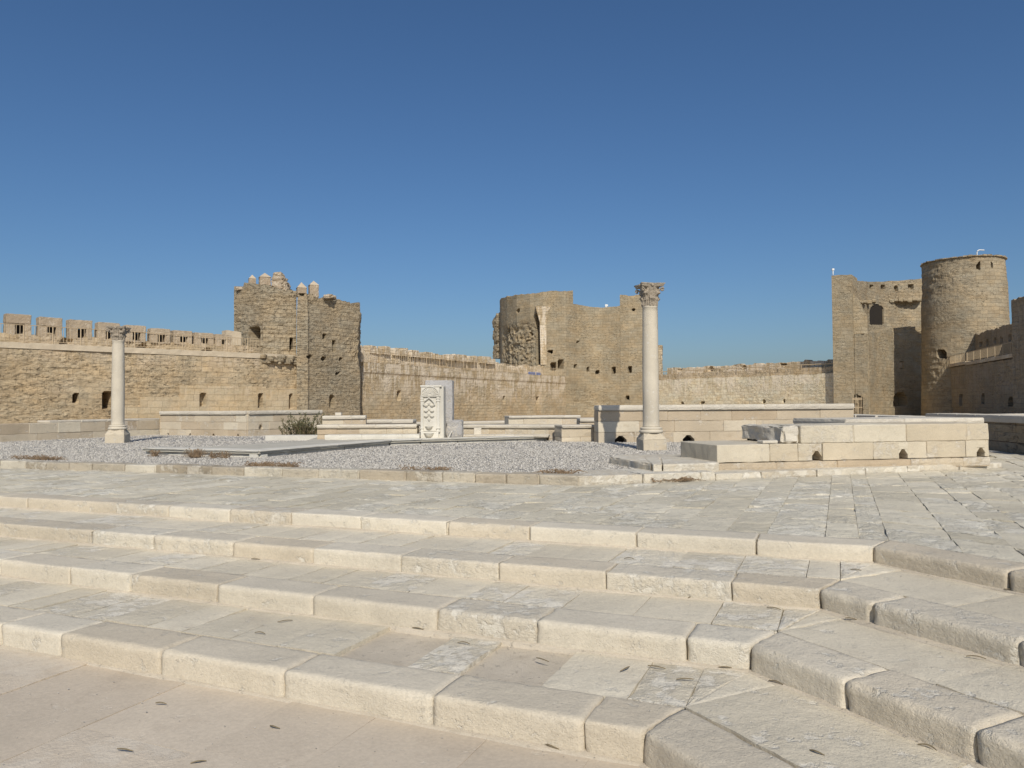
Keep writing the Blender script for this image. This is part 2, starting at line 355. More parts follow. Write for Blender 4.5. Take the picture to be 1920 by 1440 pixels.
    for i in (0, nc - 1):
        col = [i * W + j for j in range(W)]; c_ = b0 + i * 3
        fs.append(tuple(col) + (c_, c_ + 1, c_ + 2))
    mb = MB(); mb.add(vs, fs, (.5, 0), uvs)
    if flip: mb.f = [tuple(reversed(f)) for f in mb.f]
    return mb.build(name, mat, parent)
def box(mb, c, sx, sy, sz, rot=0, tone=.5):
    """small plain box, centre of base c"""
    cs, sn = math.cos(rot), math.sin(rot); vs = []
    for k in (0, sz):
        for (i, j) in ((-1, -1), (1, -1), (1, 1), (-1, 1)):
            x, y = i * sx / 2, j * sy / 2; vs.append((c[0] + x * cs - y * sn, c[1] + x * sn + y * cs, c[2] + k))
    mb.add(vs, [(0, 3, 2, 1), (4, 5, 6, 7), (0, 1, 5, 4), (1, 2, 6, 5), (2, 3, 7, 6), (3, 0, 4, 7)], (tone, 0))
def tube(mb, pts, rad, n=6, tone=.5):
    pts = [Vector(p) for p in pts]; vs = []; m_ = len(pts)
    for i, p in enumerate(pts):
        d = (pts[min(i + 1, m_ - 1)] - pts[max(i - 1, 0)]).normalized(); up = Vector((0, 0, 1)) if abs(d.z) < .9 else Vector((1, 0, 0))
        x = d.cross(up).normalized(); y = d.cross(x); rr = rad[i] if isinstance(rad, (list, tuple)) else rad
        for k in range(n):
            t = 2 * math.pi * k / n; vs.append(tuple(p + x * math.cos(t) * rr + y * math.sin(t) * rr))
    fs = [(i * n + k, i * n + (k + 1) % n, (i + 1) * n + (k + 1) % n, (i + 1) * n + k) for i in range(m_ - 1) for k in range(n)]
    fs += [tuple(range(n)), tuple((m_ - 1) * n + k for k in reversed(range(n)))]
    mb.add(vs, fs, (tone, 0))
def lathe(mb, c, prof, n=40, fn=None, tone=(.5, 0), arc=(0, 2 * math.pi), caps=True):
    vs = []; full = abs(arc[1] - arc[0] - 2 * math.pi) < 1e-6; m_ = n if full else n + 1
    for (r_, z) in prof:
        for k in range(m_):
            t = arc[0] + (arc[1] - arc[0]) * k / n; rr = r_ if fn is None else fn(r_, z, t)
            vs.append((c[0] + rr * math.cos(t), c[1] + rr * math.sin(t), c[2] + z))
    fs = []
    for i in range(len(prof) - 1):
        for k in range(n):
            k2 = (k + 1) % m_ if full else k + 1
            fs.append((i * m_ + k, i * m_ + k2, (i + 1) * m_ + k2, (i + 1) * m_ + k))
    if caps: fs += [tuple(reversed(range(m_))), tuple((len(prof) - 1) * m_ + k for k in range(m_))]
    mb.add(vs, fs, tone)
# ================================================================== GROUND
Z1, Z2, Z3, ZT = .152, .294, .424, .549
ZG = .65                                  # gravel level
mb = MB()
mb.add([(-3000, -3000, -.03), (3000, -3000, -.03), (3000, 3000, -.03), (-3000, 3000, -.03)], [(0, 1, 2, 3)])
g = mb.build('ground', M['earth']); tag(g, 'sandy earth of the citadel court', 'ground', kind='structure')
# stone joints along each step edge (pixel survey of the foot of each riser)
RS = [
 (0, [(0, 1212), (120, 1230), (313, 1262), (540, 1304), (813, 1358), (1095, 1412), (1205, 1433)], [(1420, 1560)]),
 (Z1, [(0, 1080), (140, 1094), (255, 1108), (418, 1128), (597, 1150), (825, 1180), (1010, 1204), (1288, 1241), (1405, 1258)], [(1575, 1334), (1815, 1440)]),
 (Z2, [(0, 1005), (186, 1018), (300, 1028), (448, 1041), (602, 1053), (767, 1067), (945, 1084), (1143, 1102), (1373, 1126), (1537, 1143)], [(1630, 1172), (1920, 1248)]),
 (Z3, [(0, 950), (53, 953), (230, 962), (330, 968), (445, 975), (560, 982), (690, 990), (850, 1000), (1000, 1011), (1197, 1024), (1418, 1041), (1638, 1056)], [(1890, 1107)])]
LV = [0, Z1, Z2, Z3, ZT]
FR = []
for zb, ms, rt in RS:
    A = V2(G(*ms[0], zb)); Cn = V2(G(*ms[-1], zb)); d = (Cn - A).normalized()
    js = [(V2(G(x, y, zb)) - A).dot(d) for (x, y) in ms]
    E_ = V2(G(*rt[-1], zb)); FR.append(dict(A=A, C=Cn, d=d, js=js, E=E_, d2=(E_ - Cn).normalized(), js2=[(V2(G(x, y, zb)) - Cn).length for (x, y) in rt]))
U = sum((f['d'] for f in FR), Vector((0, 0))).normalized(); Vv = Vector((-U.y, U.x))
U2 = sum((f['d2'] for f in FR[1:]), Vector((0, 0))).normalized(); V2v = Vector((-U2.y, U2.x))
for f in FR: f['d2'] = U2
EW = .34
def mitre(f, w_):        # point at the corner offset w_ inside both edges
    n1 = Vector((-f['d'].y, f['d'].x)); n2 = Vector((-f['d2'].y, f['d2'].x)); m_ = (n1 + n2).normalized(); return f['C'] + m_ * (w_ / m_.dot(n1))
def interp(pl, u):
    if u <= pl[0][0]: return pl[0][1] + (u - pl[0][0]) * (pl[1][1] - pl[0][1]) / (pl[1][0] - pl[0][0])
    for (a_, va), (b_, vb) in zip(pl, pl[1:]):
        if u <= b_: return va + (vb - va) * (u - a_) / max(1e-6, b_ - a_)
    (a_, va), (b_, vb) = pl[-2:]; return vb + (u - b_) * (vb - va) / max(1e-6, b_ - a_)
def slab(mb, q, z, rd, tone, chip, amp, res=.07, sink=0, gap=.004):
    q = [V2(p) for p in q]; c_ = sum(q, Vector((0, 0))) / 4
    lx = max((q[1] - q[0]).length, (q[2] - q[3]).length); ly = max((q[3] - q[0]).length, (q[2] - q[1]).length)
    if lx < .03 or ly < .03: return
    g_ = gap + rd.random() * gap * .9; q = [p + (c_ - p).normalized() * g_ for p in q]
    nx = max(2, int(lx / res)); ny = max(2, int(ly / res)); vs = []; z += rd.uniform(-.005, .004) - sink
    tx, ty = rd.uniform(-.004, .004), rd.uniform(-.004, .004); sd = rd.random() * 50
    for j in range(ny + 1):
        for i in range(nx + 1):
            s, t = i / nx, j / ny; p = q[0] * (1 - s) * (1 - t) + q[1] * s * (1 - t) + q[2] * s * t + q[3] * (1 - s) * t
            ed = min(s * lx, (1 - s) * lx, t * ly, (1 - t) * ly)
            h = amp * fbm(p.x * 4 + sd, p.y * 4, sd, 3) + tx * (s - .5) + ty * (t - .5)
            if ed < .002: h -= gap * .8 + max(0, amp * 2.5 * nz3(p.x * 9, p.y * 9, sd)); jx = gap * nz3(p.x * 8, p.y * 8, 3); p = p + Vector((jx, jx))
            vs.append((p.x, p.y, z + h))
    W = nx + 1; fs = [(j * W + i, j * W + i + 1, (j + 1) * W + i + 1, (j + 1) * W + i) for j in range(ny) for i in range(nx)]
    ring = [i for i in range(W)] + [j * W + nx for j in range(1, ny + 1)] + [ny * W + i for i in range(nx - 1, -1, -1)] + [j * W for j in range(ny - 1, 0, -1)]
    n0 = len(vs); vs += [(vs[i][0], vs[i][1], vs[i][2] - .04) for i in ring]; k = len(ring)
    fs += [(ring[i], n0 + i, n0 + (i + 1) % k, ring[(i + 1) % k]) for i in range(k)]
    mb.add(vs, fs, (tone, chip))
def strips(mb, O, ux, vx, front, back, u0, u1, z, seed, wr=(.35, .6), lr=None, tones=(.1, .9), chipp=.3, amp=.003, res=.07, special=None, gap=.004):
    rd = random.Random(seed); u = u0; knots = sorted([k_[0] for k_ in front + back])
    while u < u1 - 1e-6:
        ub = min(u + rd.uniform(*wr), u1)
        for kn in knots:
            if u + .02 < kn < ub + .12: ub = kn; break
        fa, fb, ba, bb = interp(front, u), interp(front, ub), interp(back, u), interp(back, ub)
        if ba - fa > .02 or bb - fb > .02:
            ba = max(ba, fa + .001); bb = max(bb, fb + .001)
            L = max(ba - fa, bb - fb); cuts = [0]
            while lr:
                c_ = cuts[-1] + rd.uniform(*lr)
                if c_ > L - lr[0] * .6: break
                cuts.append(c_)
            if not lr and L > .9 and rd.random() < .45: cuts.append(L * rd.uniform(.3, .7))
            cuts.append(L)
            for a_, b_ in zip(cuts, cuts[1:]):
                P = lambda uu, f_, bk, s: O + ux * uu + vx * (f_ + (bk - f_) * s / L)
                q = [P(u, fa, ba, a_), P(ub, fb, bb, a_), P(ub, fb, bb, b_), P(u, fa, ba, b_)]
                ch = 1 if rd.random() < chipp else rd.random() * .35; tn = rd.uniform(*tones) + (.25 if ch == 1 else 0); sk = 0
                if special:
                    cc = sum(q, Vector((0, 0))) / 4; px, py = proj(cc.x, cc.y, z)
                    for (sx, sy, rr) in special:
                        if math.hypot(px - sx, (py - sy) * 2) < rr: sk = .035; tn = 1.0; ch = .1
                slab(mb, q, z, rd, tn, ch, amp * (2 if ch == 1 else 1), res, sk, gap)
        u = ub
O0 = Vector((0, 0))
def uv_of(p, ux, vx): return (p.dot(ux), p.dot(vx))
LEFT = 7.0
def ext(f): return f['C'] - f['d'] * ((f['C'] - f['A']).length + LEFT)
def rext(f, l=7.0): return f['C'] + f['d2'] * l
words = ['lowest stone step, beside the smooth court paving in front', 'second stone step up, its chipped riser turning at the right', 'third stone step up, with a worn tan riser', 'topmost stone step, edging the grey terrace paving']
for k, f in enumerate(FR):
    zb, zt = LV[k], LV[k + 1]
    st = thing('stone_step', 'long ' + words[k], 'step', (f['C'].x, f['C'].y, zb), 'broad steps up to the terrace'); rd = random.Random(50 + k)
    js = f['js']; s = 0; left = []
    while s > -LEFT + .5: s -= rd.uniform(.7, 1.2); left.append(s)
    js = list(reversed(left)) + js; A, d = f['A'], f['d']; Lm = f['js'][-1]
    n1 = Vector((-d.y, d.x)); mt = mitre(f, EW); mtd = (mt - f['C'])
    for i, (a_, b_) in enumerate(zip(js, js[1:])):
        j_ = rd.uniform(-.006, .006); g_ = rd.choice((.001, .0015, .004))
        q = [A + d * (a_ + g_) + n1 * j_, A + d * (b_ - g_) + n1 * j_, A + d * (b_ - g_) + n1 * EW, A + d * (a_ + g_) + n1 * EW]
        if b_ == js[-1]: q[1] = f['C'] - d * g_; q[2] = mt - d * g_
        m2 = MB(); blk(m2, q, zb - .07, zt + rd.uniform(-.003, .003), .026 if k < 3 else .036, rd.uniform(.016, .028), .0065, rd.random(), rd.random() ** 2 * .8, 10 * k + i, edge=.02, ns=3, rx=rd.choice((.003, .004, .012)))
        m2.build('edge_stone', M['edge'], st, True)
    js2 = [0] + f['js2']
    while js2[-1] < 7: js2.append(js2[-1] + rd.uniform(.8, 1.3))
    n2 = Vector((-U2.y, U2.x))
    for i, (a_, b_) in enumerate(zip(js2, js2[1:])):
        g_ = .002; Cc = f['C']; q = [Cc + U2 * (a_ + g_), Cc + U2 * (b_ - g_), Cc + U2 * (b_ - g_) + n2 * EW, Cc + U2 * (a_ + g_) + n2 * EW]
        if a_ == 0: q[3] = mt + U2 * g_
        m2 = MB(); blk(m2, q, zb - .07, zt + rd.uniform(-.003, .003), .026, rd.uniform(.022, .034), .009, rd.random() * .7, rd.uniform(.1, .6), 300 + 10 * k + i, edge=.026, ns=3, rx=.008)
        m2.build('edge_stone', M['edge'], st, True)
    # paving behind the edge
    bed = MB(); pv = MB()
    if k < 3:
        h = FR[k + 1]
        mainF = [uv_of(p, U, Vv) for p in (ext(f) + n1 * EW, mt)]; mainF.append(uv_of(h['C'], U, Vv)); mainF[-1] = (mainF[-1][0], mainF[-1][1] + .001)
        mainB = [uv_of(p, U, Vv) for p in (ext(h), h['C'])]
        sp = [(705, 1215, 50), (1010, 1262, 60)] if k == 0 else None
        strips(pv, O0, U, Vv, mainF, mainB, mainF[0][0] + .3, uv_of(h['C'], U, Vv)[0], zt, 70 + k, (.26, .5), None, (.1, .8), .33, .003, .06, sp)
        # right-hand wing
        cF = uv_of(mt, U2, V2v); cB = uv_of(h['C'], U2, V2v)
        F2 = [(cB[0], cB[1] + .001), cF, (cF[0] + 7, cF[1])]; B2 = [cB, (cB[0] + 8, cB[1])]
        strips(pv, O0, U2, V2v, F2, B2, cB[0], cB[0] + 6, zt, 80 + k, (.6, 1.0), None, (.1, .9), .25, .003, .06)
        poly = [ext(f), f['C'] + mtd * .3, rext(f), rext(h) + n2 * .2, h['C'] + mtd * .3, ext(h) + n1 * .2]
        q0 = [ext(f) + n1 * .1, f['C'] + mtd * .3, h['C'] + mtd * .5, ext(h) + n1 * .2]; q1 = [f['C'] + mtd * .3, rext(f) + n2 * .1, rext(h) + n2 * .2, h['C'] + mtd * .5]
        for q in (q0, q1): bed.add([(p[0], p[1], zt - .03) for p in q], [(0, 1, 2, 3)], (.6, 0))
        pv.build('paving', M['slab'], st); bed.build('sand_bed', M['sand'], st)
# lower court paving
f = FR[0]; lo = MB()
n1 = Vector((-f['d'].y, f['d'].x))
strips(lo, O0, U, Vv, [(-8, -1.5), (8, -1.5)], [uv_of(ext(f), U, Vv), uv_of(f['C'], U, Vv), uv_of(rext(f, 4), U, Vv)], -10, 3.0, -.001, 91, (.5, .95), (.9, 1.7), (.1, .9), .06, .0008, .12, None, .0018)
low = lo.build('pavement', M['slab_low']); tag(low, 'smooth pinkish stone paving of the court below the steps', 'pavement', kind='structure')
# terrace
f = FR[3]; n1 = Vector((-f['d'].y, f['d'].x)); n2 = Vector((-U2.y, U2.x)); mt = mitre(f, EW)
K0, K1 = V2(G(0, 877, ZT)), V2(G(1085, 910, ZT)); K2, K3 = V2(G(1343, 900, ZT)), V2(G(1881, 877, ZT))
kd = (K1 - K0).normalized(); KL = K0 - kd * 9
te = MB(); rd = random.Random(5)
fr = [uv_of(p, U, Vv) for p in (ext(f) + n1 * EW, mt, rext(f, 9) + n2 * EW)]
bk = [uv_of(p, U, Vv) for p in (KL, K1, K2, K3)]
strips(te, O0, U, Vv, fr, bk, bk[0][0] + 2, bk[3][0], ZT, 95, (.24, .46), (.3, .95), (0, .85), .36, .007, .075, None, .0028)
e0 = bk[3]
strips(te, O0, U, Vv, fr, [(e0[0], 18.8), (e0[0] + 4, 17.2), (e0[0] + 9, 15)], e0[0], e0[0] + 7.5, ZT, 96, (.24, .5), (.35, 1.1), (0, .85), .3, .007, .09, None, .0028)
t_ = te.build('terrace_paving', M['slab_top']); tag(t_, 'grey worn slab paving of the upper terrace', 'pavement', kind='structure')
mb = MB(); mb.add([(p[0], p[1], ZT - .03) for p in (ext(f) + n1 * .1, mt - n1 * .1, rext(f, 9) + n2 * .1, (26, -1), (26, 24), (-28, 24), (-28, 15))], [(0, 1, 2, 3, 4, 5, 6)], (.2, 0))
tag(mb.build('terrace_ground', M['sand']), 'sand showing in the joints of the terrace', 'ground', kind='structure')
# ------------------------------------------------------------------ kerb between terrace and gravel
kb = thing('stone_kerb', 'low kerb of long pale stones between the terrace and the gravel bed', 'kerb', (K1.x, K1.y, ZT))
kj = [0, 133, 240, 357, 475, 640, 800, 960, 1090, 1255, 1450, 1635, 1845]; kx = [x / 2.743 for x in kj] + [760, 828, 889, 947, 1009, 1085]
kpts = []
for x in kx:
    a_ = K0; d = kd; t = (x - 960) / F; s = (t * a_.y - a_.x) / (d.x - t * d.y); kpts.append(s)
s = 0
while s > -8: s -= rd.uniform(.7, 1.2); kpts.insert(0, s)
for i, (a_, b_) in enumerate(zip(kpts, kpts[1:])):
    m2 = MB(); dark = i % 6 == 3
    blk(m2, quad_on(K0, K1, a_ + .004, b_ - .004, rd.uniform(-.01, .01), .3), ZT - .06, ZT + .125 + rd.uniform(-.010, .004), .06, .02, .009, 0 if dark else rd.random(), .9 if dark else rd.uniform(.1, .7), i, edge=.03)
    m2.build('kerb_stone', M['kerb'], kb)
# step under the block wall to the right
ps = thing('stone_plinth', 'low worn plinth step in front of the block wall on the right', 'plinth', (K2.x, K2.y, ZT))
for A, B in ((K1, K2), (K2, K3)):
    L = (B - A).length; s = 0; i = 0
    while s < L - .1:
        e_ = min(L, s + rd.uniform(.7, 1.1)); m2 = MB()
        blk(m2, quad_on(A, B, s + .005, e_ - .005, rd.uniform(-.01, .01), 1.2 if A is K2 else .9), ZT - .06, ZT + (.085 if A is K2 else .115), .07, .014, .011, rd.random(), .9, i * 3 + 70, edge=.03)
        m2.build('plinth_stone', M['edge'], ps); s = e_; i += 1
# ------------------------------------------------------------------ gravel bed
gp = [K0 - kd * 9 + Vector((0, .25)), K1 + Vector((.1, .25)), V2((2.9, 11.2)), V2((4.2, 12.6)), V2((9.5, 15)), V2((9.5, 21)), V2((3, 31)), V2((-20, 31)), V2((-26, 22))]
mb = MB(); mb.add([(p.x, p.y, ZG) for p in gp], [tuple(range(len(gp)))], (.5, 0))
tag(mb.build('gravel_ground', M['gravelbed']), 'grey grit under the loose gravel', 'ground', kind='structure')
def scatter():
    P = []; 
    for (y0, y1, den) in ((10, 13, 1500), (13, 17, 950), (17, 22, 420), (22, 30, 150)):
        x0, x1 = -y1 * .76, 9.3; n_ = int((x1 - x0) * (y1 - y0) * den * .75)
        p = np.stack([rng.uniform(x0, x1, n_), rng.uniform(y0, y1, n_)], 1); P.append(np.concatenate([p, np.full((n_, 1), (.0135, .0155, .019, .023)[(10, 13, 17, 22).index(y0)])], 1))
    P = np.concatenate(P); inside = np.zeros(len(P), bool); j = len(gp) - 1
    for i in range(len(gp)):
        xi, yi, xj, yj = gp[i].x, gp[i].y, gp[j].x, gp[j].y
        c_ = ((yi > P[:, 1]) != (yj > P[:, 1])) & (P[:, 0] < (xj - xi) * (P[:, 1] - yi) / (yj - yi + 1e-12) + xi); inside ^= c_; j = i
    P = P[inside]; P = P[P[:, 0] > -.74 * P[:, 1] - .5]; n_ = len(P)
    base = np.array([(1, 0, 0), (-1, 0, 0), (0, 1, 0), (0, -1, 0), (0, 0, 1), (0, 0, -1)], float)
    fc = np.array([(0, 2, 4), (2, 1, 4), (1, 3, 4), (3, 0, 4), (2, 0, 5), (1, 2, 5), (3, 1, 5), (0, 3, 5)])
    v = base[None] * rng.uniform(.6, 1.25, (n_, 6, 1)) + rng.normal(0, .22, (n_, 6, 3))
    th = rng.uniform(0, 6.28, n_); cs, sn = np.cos(th)[:, None], np.sin(th)[:, None]
    x = v[..., 0] * cs - v[..., 1] * sn; y = v[..., 0] * sn + v[..., 1] * cs; v[..., 0], v[..., 1] = x, y
    s_ = P[:, 2][:, None, None] * rng.uniform(.55, 1.25, (n_, 1, 1)); v = v * s_ * np.array([1, .85, .6])
    v[..., 0] += P[:, 0][:, None]; v[..., 1] += P[:, 1][:, None]; v[..., 2] += ZG + s_[..., 0] * rng.uniform(.1, .6, (n_, 1))
    me = bpy.data.meshes.new('gravel'); me.vertices.add(n_ * 6); me.vertices.foreach_set('co', v.ravel())
    f_ = (fc[None] + (np.arange(n_) * 6)[:, None, None]).reshape(-1); nf = n_ * 8
    me.loops.add(nf * 3); me.polygons.add(nf); me.loops.foreach_set('vertex_index', f_.astype(np.int32)); me.polygons.foreach_set('loop_start', np.arange(0, nf * 3, 3, dtype=np.int32)); me.polygons.foreach_set('loop_total', np.full(nf, 3, np.int32))
    me.update(calc_edges=True); me.validate()
    tn = np.repeat(np.clip(rng.normal(.58, .22, n_), 0, 1), 6); at_ = me.attributes.new('tone', 'FLOAT_COLOR', 'POINT')
    at_.data.foreach_set('color', np.stack([tn, tn * 0, tn * 0, tn * 0 + 1], 1).astype(np.float32).ravel()); me.materials.append(M['gravel'])
    o = bpy.data.objects.new('gravel', me); C.objects.link(o); tag(o, 'loose pale grey gravel spread over the ruins bed', 'gravel', kind='stuff'); print('gravel', n_)
scatter()
# ================================================================== LOW WALLS OF THE RUINS
def lowwall(name, label, cat, A, B, thick, z0, zt, courses, coping=None, bl=.7, seed=1, holes=(), mat='lime', cmat='coping', extra=None, hh=.12, **kw):
    t = thing(name, label, cat, ((A[0] + B[0]) / 2, (A[1] + B[1]) / 2, z0)); m2 = MB(); hm = MB(); n_ = len(courses); z = z0
    tot = sum(courses); zc = zt - (coping or 0)
    for i, c_ in enumerate(courses):
        h = (zc - z0) * c_ / tot; rowblocks(m2, A, B, thick, z, z + h, bl, seed=seed + i * 13, holes=holes if i == kw.get('hrow', 0) else (), hh=hh, hmb=hm, res=kw.get('res', .1), chip=kw.get('chip', .3), tone=kw.get('tone', (.1, .9))); z += h
    m2.build('masonry', M[mat], t)
    if hm.v: hm.build('drain_shade', M['dark'], t)  # backing blocks in the drains, their shade put into the colour
    if coping:
        m3 = MB(); rowblocks(m3, A, B, thick + .04, zc + .004, zt, bl * 1.4, seed=seed + 77, inset=-.06, res=.1, r=.02, tone=(.3, .9)); m3.build('coping', M[cmat], t)
    return t
def hol(A, B, pxs, w_=.13):
    A, B = V2(A), V2(B); d = (B - A).normalized(); o = []
    for x in pxs:
        t = (x - 960) / F; s = (t * A.y - A.x) / (d.x - t * d.y); o.append((s, w_))
    return o
# F: front block wall on the right
FA, FB = V2(at(1343, 11.3)), V2(at(1853, 12.25))
t = thing('block_wall', 'thick low wall of large cream blocks with drain holes, right foreground', 'wall', (FA.x, FA.y, ZT)); LF = (FB - FA).length
m2 = MB(); rowblocks(m2, FA, FB, 1.0, .60, .735, .95, .06, .012, .01, 11, (.1, .6), .8, inset=-.02, edge=.02); m2.build('footing', M['lime'], t)
m2 = MB(); hm = MB(); hs = hol(FA, FB, (1530, 1692, 1837), .15); rowblocks(m2, FA, FB, 1.3, .735, 1.005, .62, .06, .012, .008, 22, (.2, 1), .5, holes=hs, hh=.15, edge=.012, hmb=hm); m2.build('lower_course', M['pale'], t); hm.build('drain_shade', M['dark'], t)  # drain backing coloured near-black in place of shade
s0 = (V2(at(1470, 11.55)) - FA).length
m2 = MB(); A3 = FA.lerp(FB, s0 / LF) 
rowblocks(m2, A3 + (FB - FA).normalized() * .25, FB, 1.15, 1.0, 1.275, .85, .06, .014, .008, 34, (.3, 1), .4, edge=.014); m2.build('upper_course', M['pale'], t)
m2 = MB(); blk(m2, quad_on(A3, FB, -.03, .24, .03, 1.35), 1.0, 1.27, .04, .035, .05, .9, .9, 5, edge=.07, ns=2.2); m2.build('broken_end_block', M['coping'], t)
m2 = MB(); blk(m2, quad_on(A3, FB, -.38, -.12, .0, .18), 1.005, 1.06, .04, .02, .012, .9, .3, 9); tag(m2.build('stone_slab', M['coping']), 'small flat cream stone lying beside the broken grey end block', 'stone')
# landing slabs by the right column
t = thing('stone_landing', 'low stone landing with a rough shaded edge beside the tall column', 'step', (*at(1222, 10.8), ZG))
p = [V2(at(1140, 12.5)), V2(at(1222, 10.85)), V2(at(1345, 11.05)), V2(at(1345, 12.9)), V2(at(1275, 13.4)), V2(at(1190, 13.0))]
m2 = MB(); blk(m2, [V2(at(1222, 10.85)), V2(at(1240, 10.86)), V2(at(1235, 12.3)), V2(at(1205, 12.3))], ZT, .765, .05, .02, .015, .8, .6, 3, edge=.03)
blk(m2, [V2(at(1241, 10.86)), V2(at(1346, 11.1)), V2(at(1345, 12.4)), V2(at(1236, 12.3))], ZT, .76, .06, .02, .015, .6, .9, 4, edge=.03)
blk(m2, [V2(at(1140, 12.5)), V2(at(1219, 10.9)), V2(at(1204, 12.6)), V2(at(1170, 13.2))], ZT, .765, .05, .03, .03, .4, .9, 6, edge=.05)
blk(m2, [V2(at(1205, 12.35)), V2(at(1345, 12.45)), V2(at(1330, 13.2)), V2(at(1180, 13.3))], ZT, .75, .07, .02, .015, .4, .6, 8, edge=.03)
m2.build('landing_stone', M['edge'], t)
# W: long coped wall
WA, WB = at(1121, 19.4), at(1600, 20.0)
t = lowwall('coped_wall', 'long cream wall with a thick coping and black drain holes, behind the tall column', 'wall', WA, WB, .55, ZG - .08, 1.60, (.18, .8, .8, .8), .13, 1.0, 3, hol(WA, WB, (1163, 1290, 1412), .3), hh=.19, hrow=1)
m2 = MB(); rowblocks(m2, (WA[0] + .02, 21.6), (WA[0] + .021, 19.97), .5, ZG - .08, 1.05, .8, seed=8, res=.1); m2.build('return_wall', M['lime'], t)
# slab wall behind block wall, coping blocks and shaded wall
A, B = at(1580, 14.3), at(1840, 15.0)
lowwall('slab_wall', 'low wall with a grey slab top just behind the cream block wall', 'wall', A, B, 1.6, ZT - .02, 1.31, (1, 1), .12, 1.2, 5)
A, B = V2((11.35, 21.0)), V2((10.45, 15.0))
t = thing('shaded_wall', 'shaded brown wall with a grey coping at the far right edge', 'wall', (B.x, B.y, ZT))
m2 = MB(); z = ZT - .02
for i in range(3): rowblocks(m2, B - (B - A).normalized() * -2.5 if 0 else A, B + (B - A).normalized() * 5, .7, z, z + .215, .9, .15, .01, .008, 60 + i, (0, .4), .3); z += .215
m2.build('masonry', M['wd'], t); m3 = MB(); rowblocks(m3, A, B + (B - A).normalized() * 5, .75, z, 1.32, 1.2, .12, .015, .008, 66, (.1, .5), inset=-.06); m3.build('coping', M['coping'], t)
t = thing('stepped_wall', 'low far wall whose pale coping jogs in lit and shaded steps', 'wall', (*at(1690, 24), ZT))
m2 = MB(); xs = [1602, 1628, 1668, 1720, 1775]; dd = [27.0, 25.6, 24.2, 22.6, 21.0]
for i in range(4):
    a_, b_ = V2(at(xs[i] + (11, 12, 16, 18)[i] * (i > 0), dd[i])), V2(at(xs[i + 1] + 14, dd[i] - .0))
    blk(m2, [a_, b_, b_ + Vector((.3, 2.0)), a_ + Vector((.0, 2.0))], ZT, 1.2 - .005 * i, .2, .02, .01, .7, .2, i)
m2.build('coping', M['coping'], t)
A, B = at(1771, 24.5), at(1990, 26); lowwall('far_low_wall', 'thin pale wall top in front of the grimy citadel wall, far right', 'wall', A, B, .6, 0, 1.22, (1, 1), .12, 1.3, 9)
# L0 / L1 left walls
A, B = V2(G(0, 829, ZG)), V2(at(300, 27.5)); d = (B - A).normalized()
t = lowwall('ruined_wall', 'two-course wall of rough pink and cream blocks on the left edge', 'wall', A - d * 4, B, .7, ZG - .1, 1.17, (1, 1), None, .95, 15, chip=.8, tone=(.1, 1))
m2 = MB(); rowblocks(m2, A + d * 1.5, B, .6, 1.172, 1.25, 1.3, .1, .02, .01, 4, (.4, .9)); m2.build('coping', M['coping'], t)
A, B = at(300, 27.3), at(462, 25.4)
t = lowwall('garden_wall', 'long coped wall with small drain holes left of the bush', 'wall', A, B, .6, ZG - .05, 1.50, (.9, .9, .9), .12, .95, 25, hol(A, B, (315, 356, 400, 446), .11), hh=.13)
A2, B2 = at(465, 25.42), at(603, 28.2); hs = hol(A2, B2, (489,), .16)
m2 = MB(); z = ZG - .05
for i in range(3):
    rowblocks(m2, A2, B2, .6, z, z + .26, .95, .1, seed=40 + i, holes=hs if i == 1 else (), hh=.17); z += .26
m2.build('masonry', M['lime'], t); m3 = MB(); rowblocks(m3, A2, B2, .64, z + .004, 1.50, 1.3, .1, .02, seed=46, inset=-.06, tone=(.3, .9)); m3.build('coping', M['coping'], t)
# marble platform
ZM = .765
mp = [V2(at(268, 15.8)), V2(at(486, 14.5)), V2(at(733, 18.7)), V2(at(790, 19.2)), V2(at(1027, 20.8)), V2(at(1040, 22.2)), V2(at(600, 22.2)), V2(at(575, 19.4)), V2(at(400, 16.7))]
t = thing('marble_platform', 'low marble-edged platform with a thin overhanging lip on the gravel', 'platform', (mp[1].x, mp[1].y, ZG))
def prism(mb, poly, z0, z1, tone=(.5, 0)):
    n_ = len(poly); vs = [(p[0], p[1], z0) for p in poly] + [(p[0], p[1], z1) for p in poly]
    mb.add(vs, [tuple(range(n_, 2 * n_))] + [(i, (i + 1) % n_, n_ + (i + 1) % n_, n_ + i) for i in range(n_)], tone)
cen = sum(mp, Vector((0, 0))) / len(mp)
m2 = MB()
for i in range(4):
    A, B = mp[i], mp[i + 1]; L = (B - A).length; cs = [0]
    while cs[-1] < L - .5: cs.append(cs[-1] + rd.uniform(.5, 1.1))
    cs[-1] = L
    for j, (a_, b_) in enumerate(zip(cs, cs[1:])): blk(m2, quad_on(A, B, a_ + .004, b_ - .004, .05 + rd.uniform(-.01, .02), .25), ZG - .05, ZM - .045, .07, .012, .008, rd.random(), rd.uniform(0, .6), i * 9 + j, edge=.02)
m2.build('edging', M['marble'], t)
m2 = MB()
tris = [(0, 1, 8), (1, 7, 8), (1, 2, 7), (2, 3, 7), (3, 6, 7), (3, 4, 6), (4, 5, 6)]
prism(m2, mp, ZM - .04, ZM, (.2, .4)); m2.f = [f for f in m2.f if len(f) == 4] + [tuple(i + 9 for i in q) for q in tris]
m2.build('slab_top', M['mtop'], t)
m2 = MB()
for i, (a_, b_, y) in enumerate(((268, 486, .012), )): pass
for i, (A, B) in enumerate(zip(mp[0:4], mp[1:5])):
    rowblocks(m2, A, B, .42, ZM + .002, ZM + .03, .9, .1, .008, .004, 70 + i, (.4, 1), .2, inset=-.03)
m2.build('marble_lip', M['marble'], t)
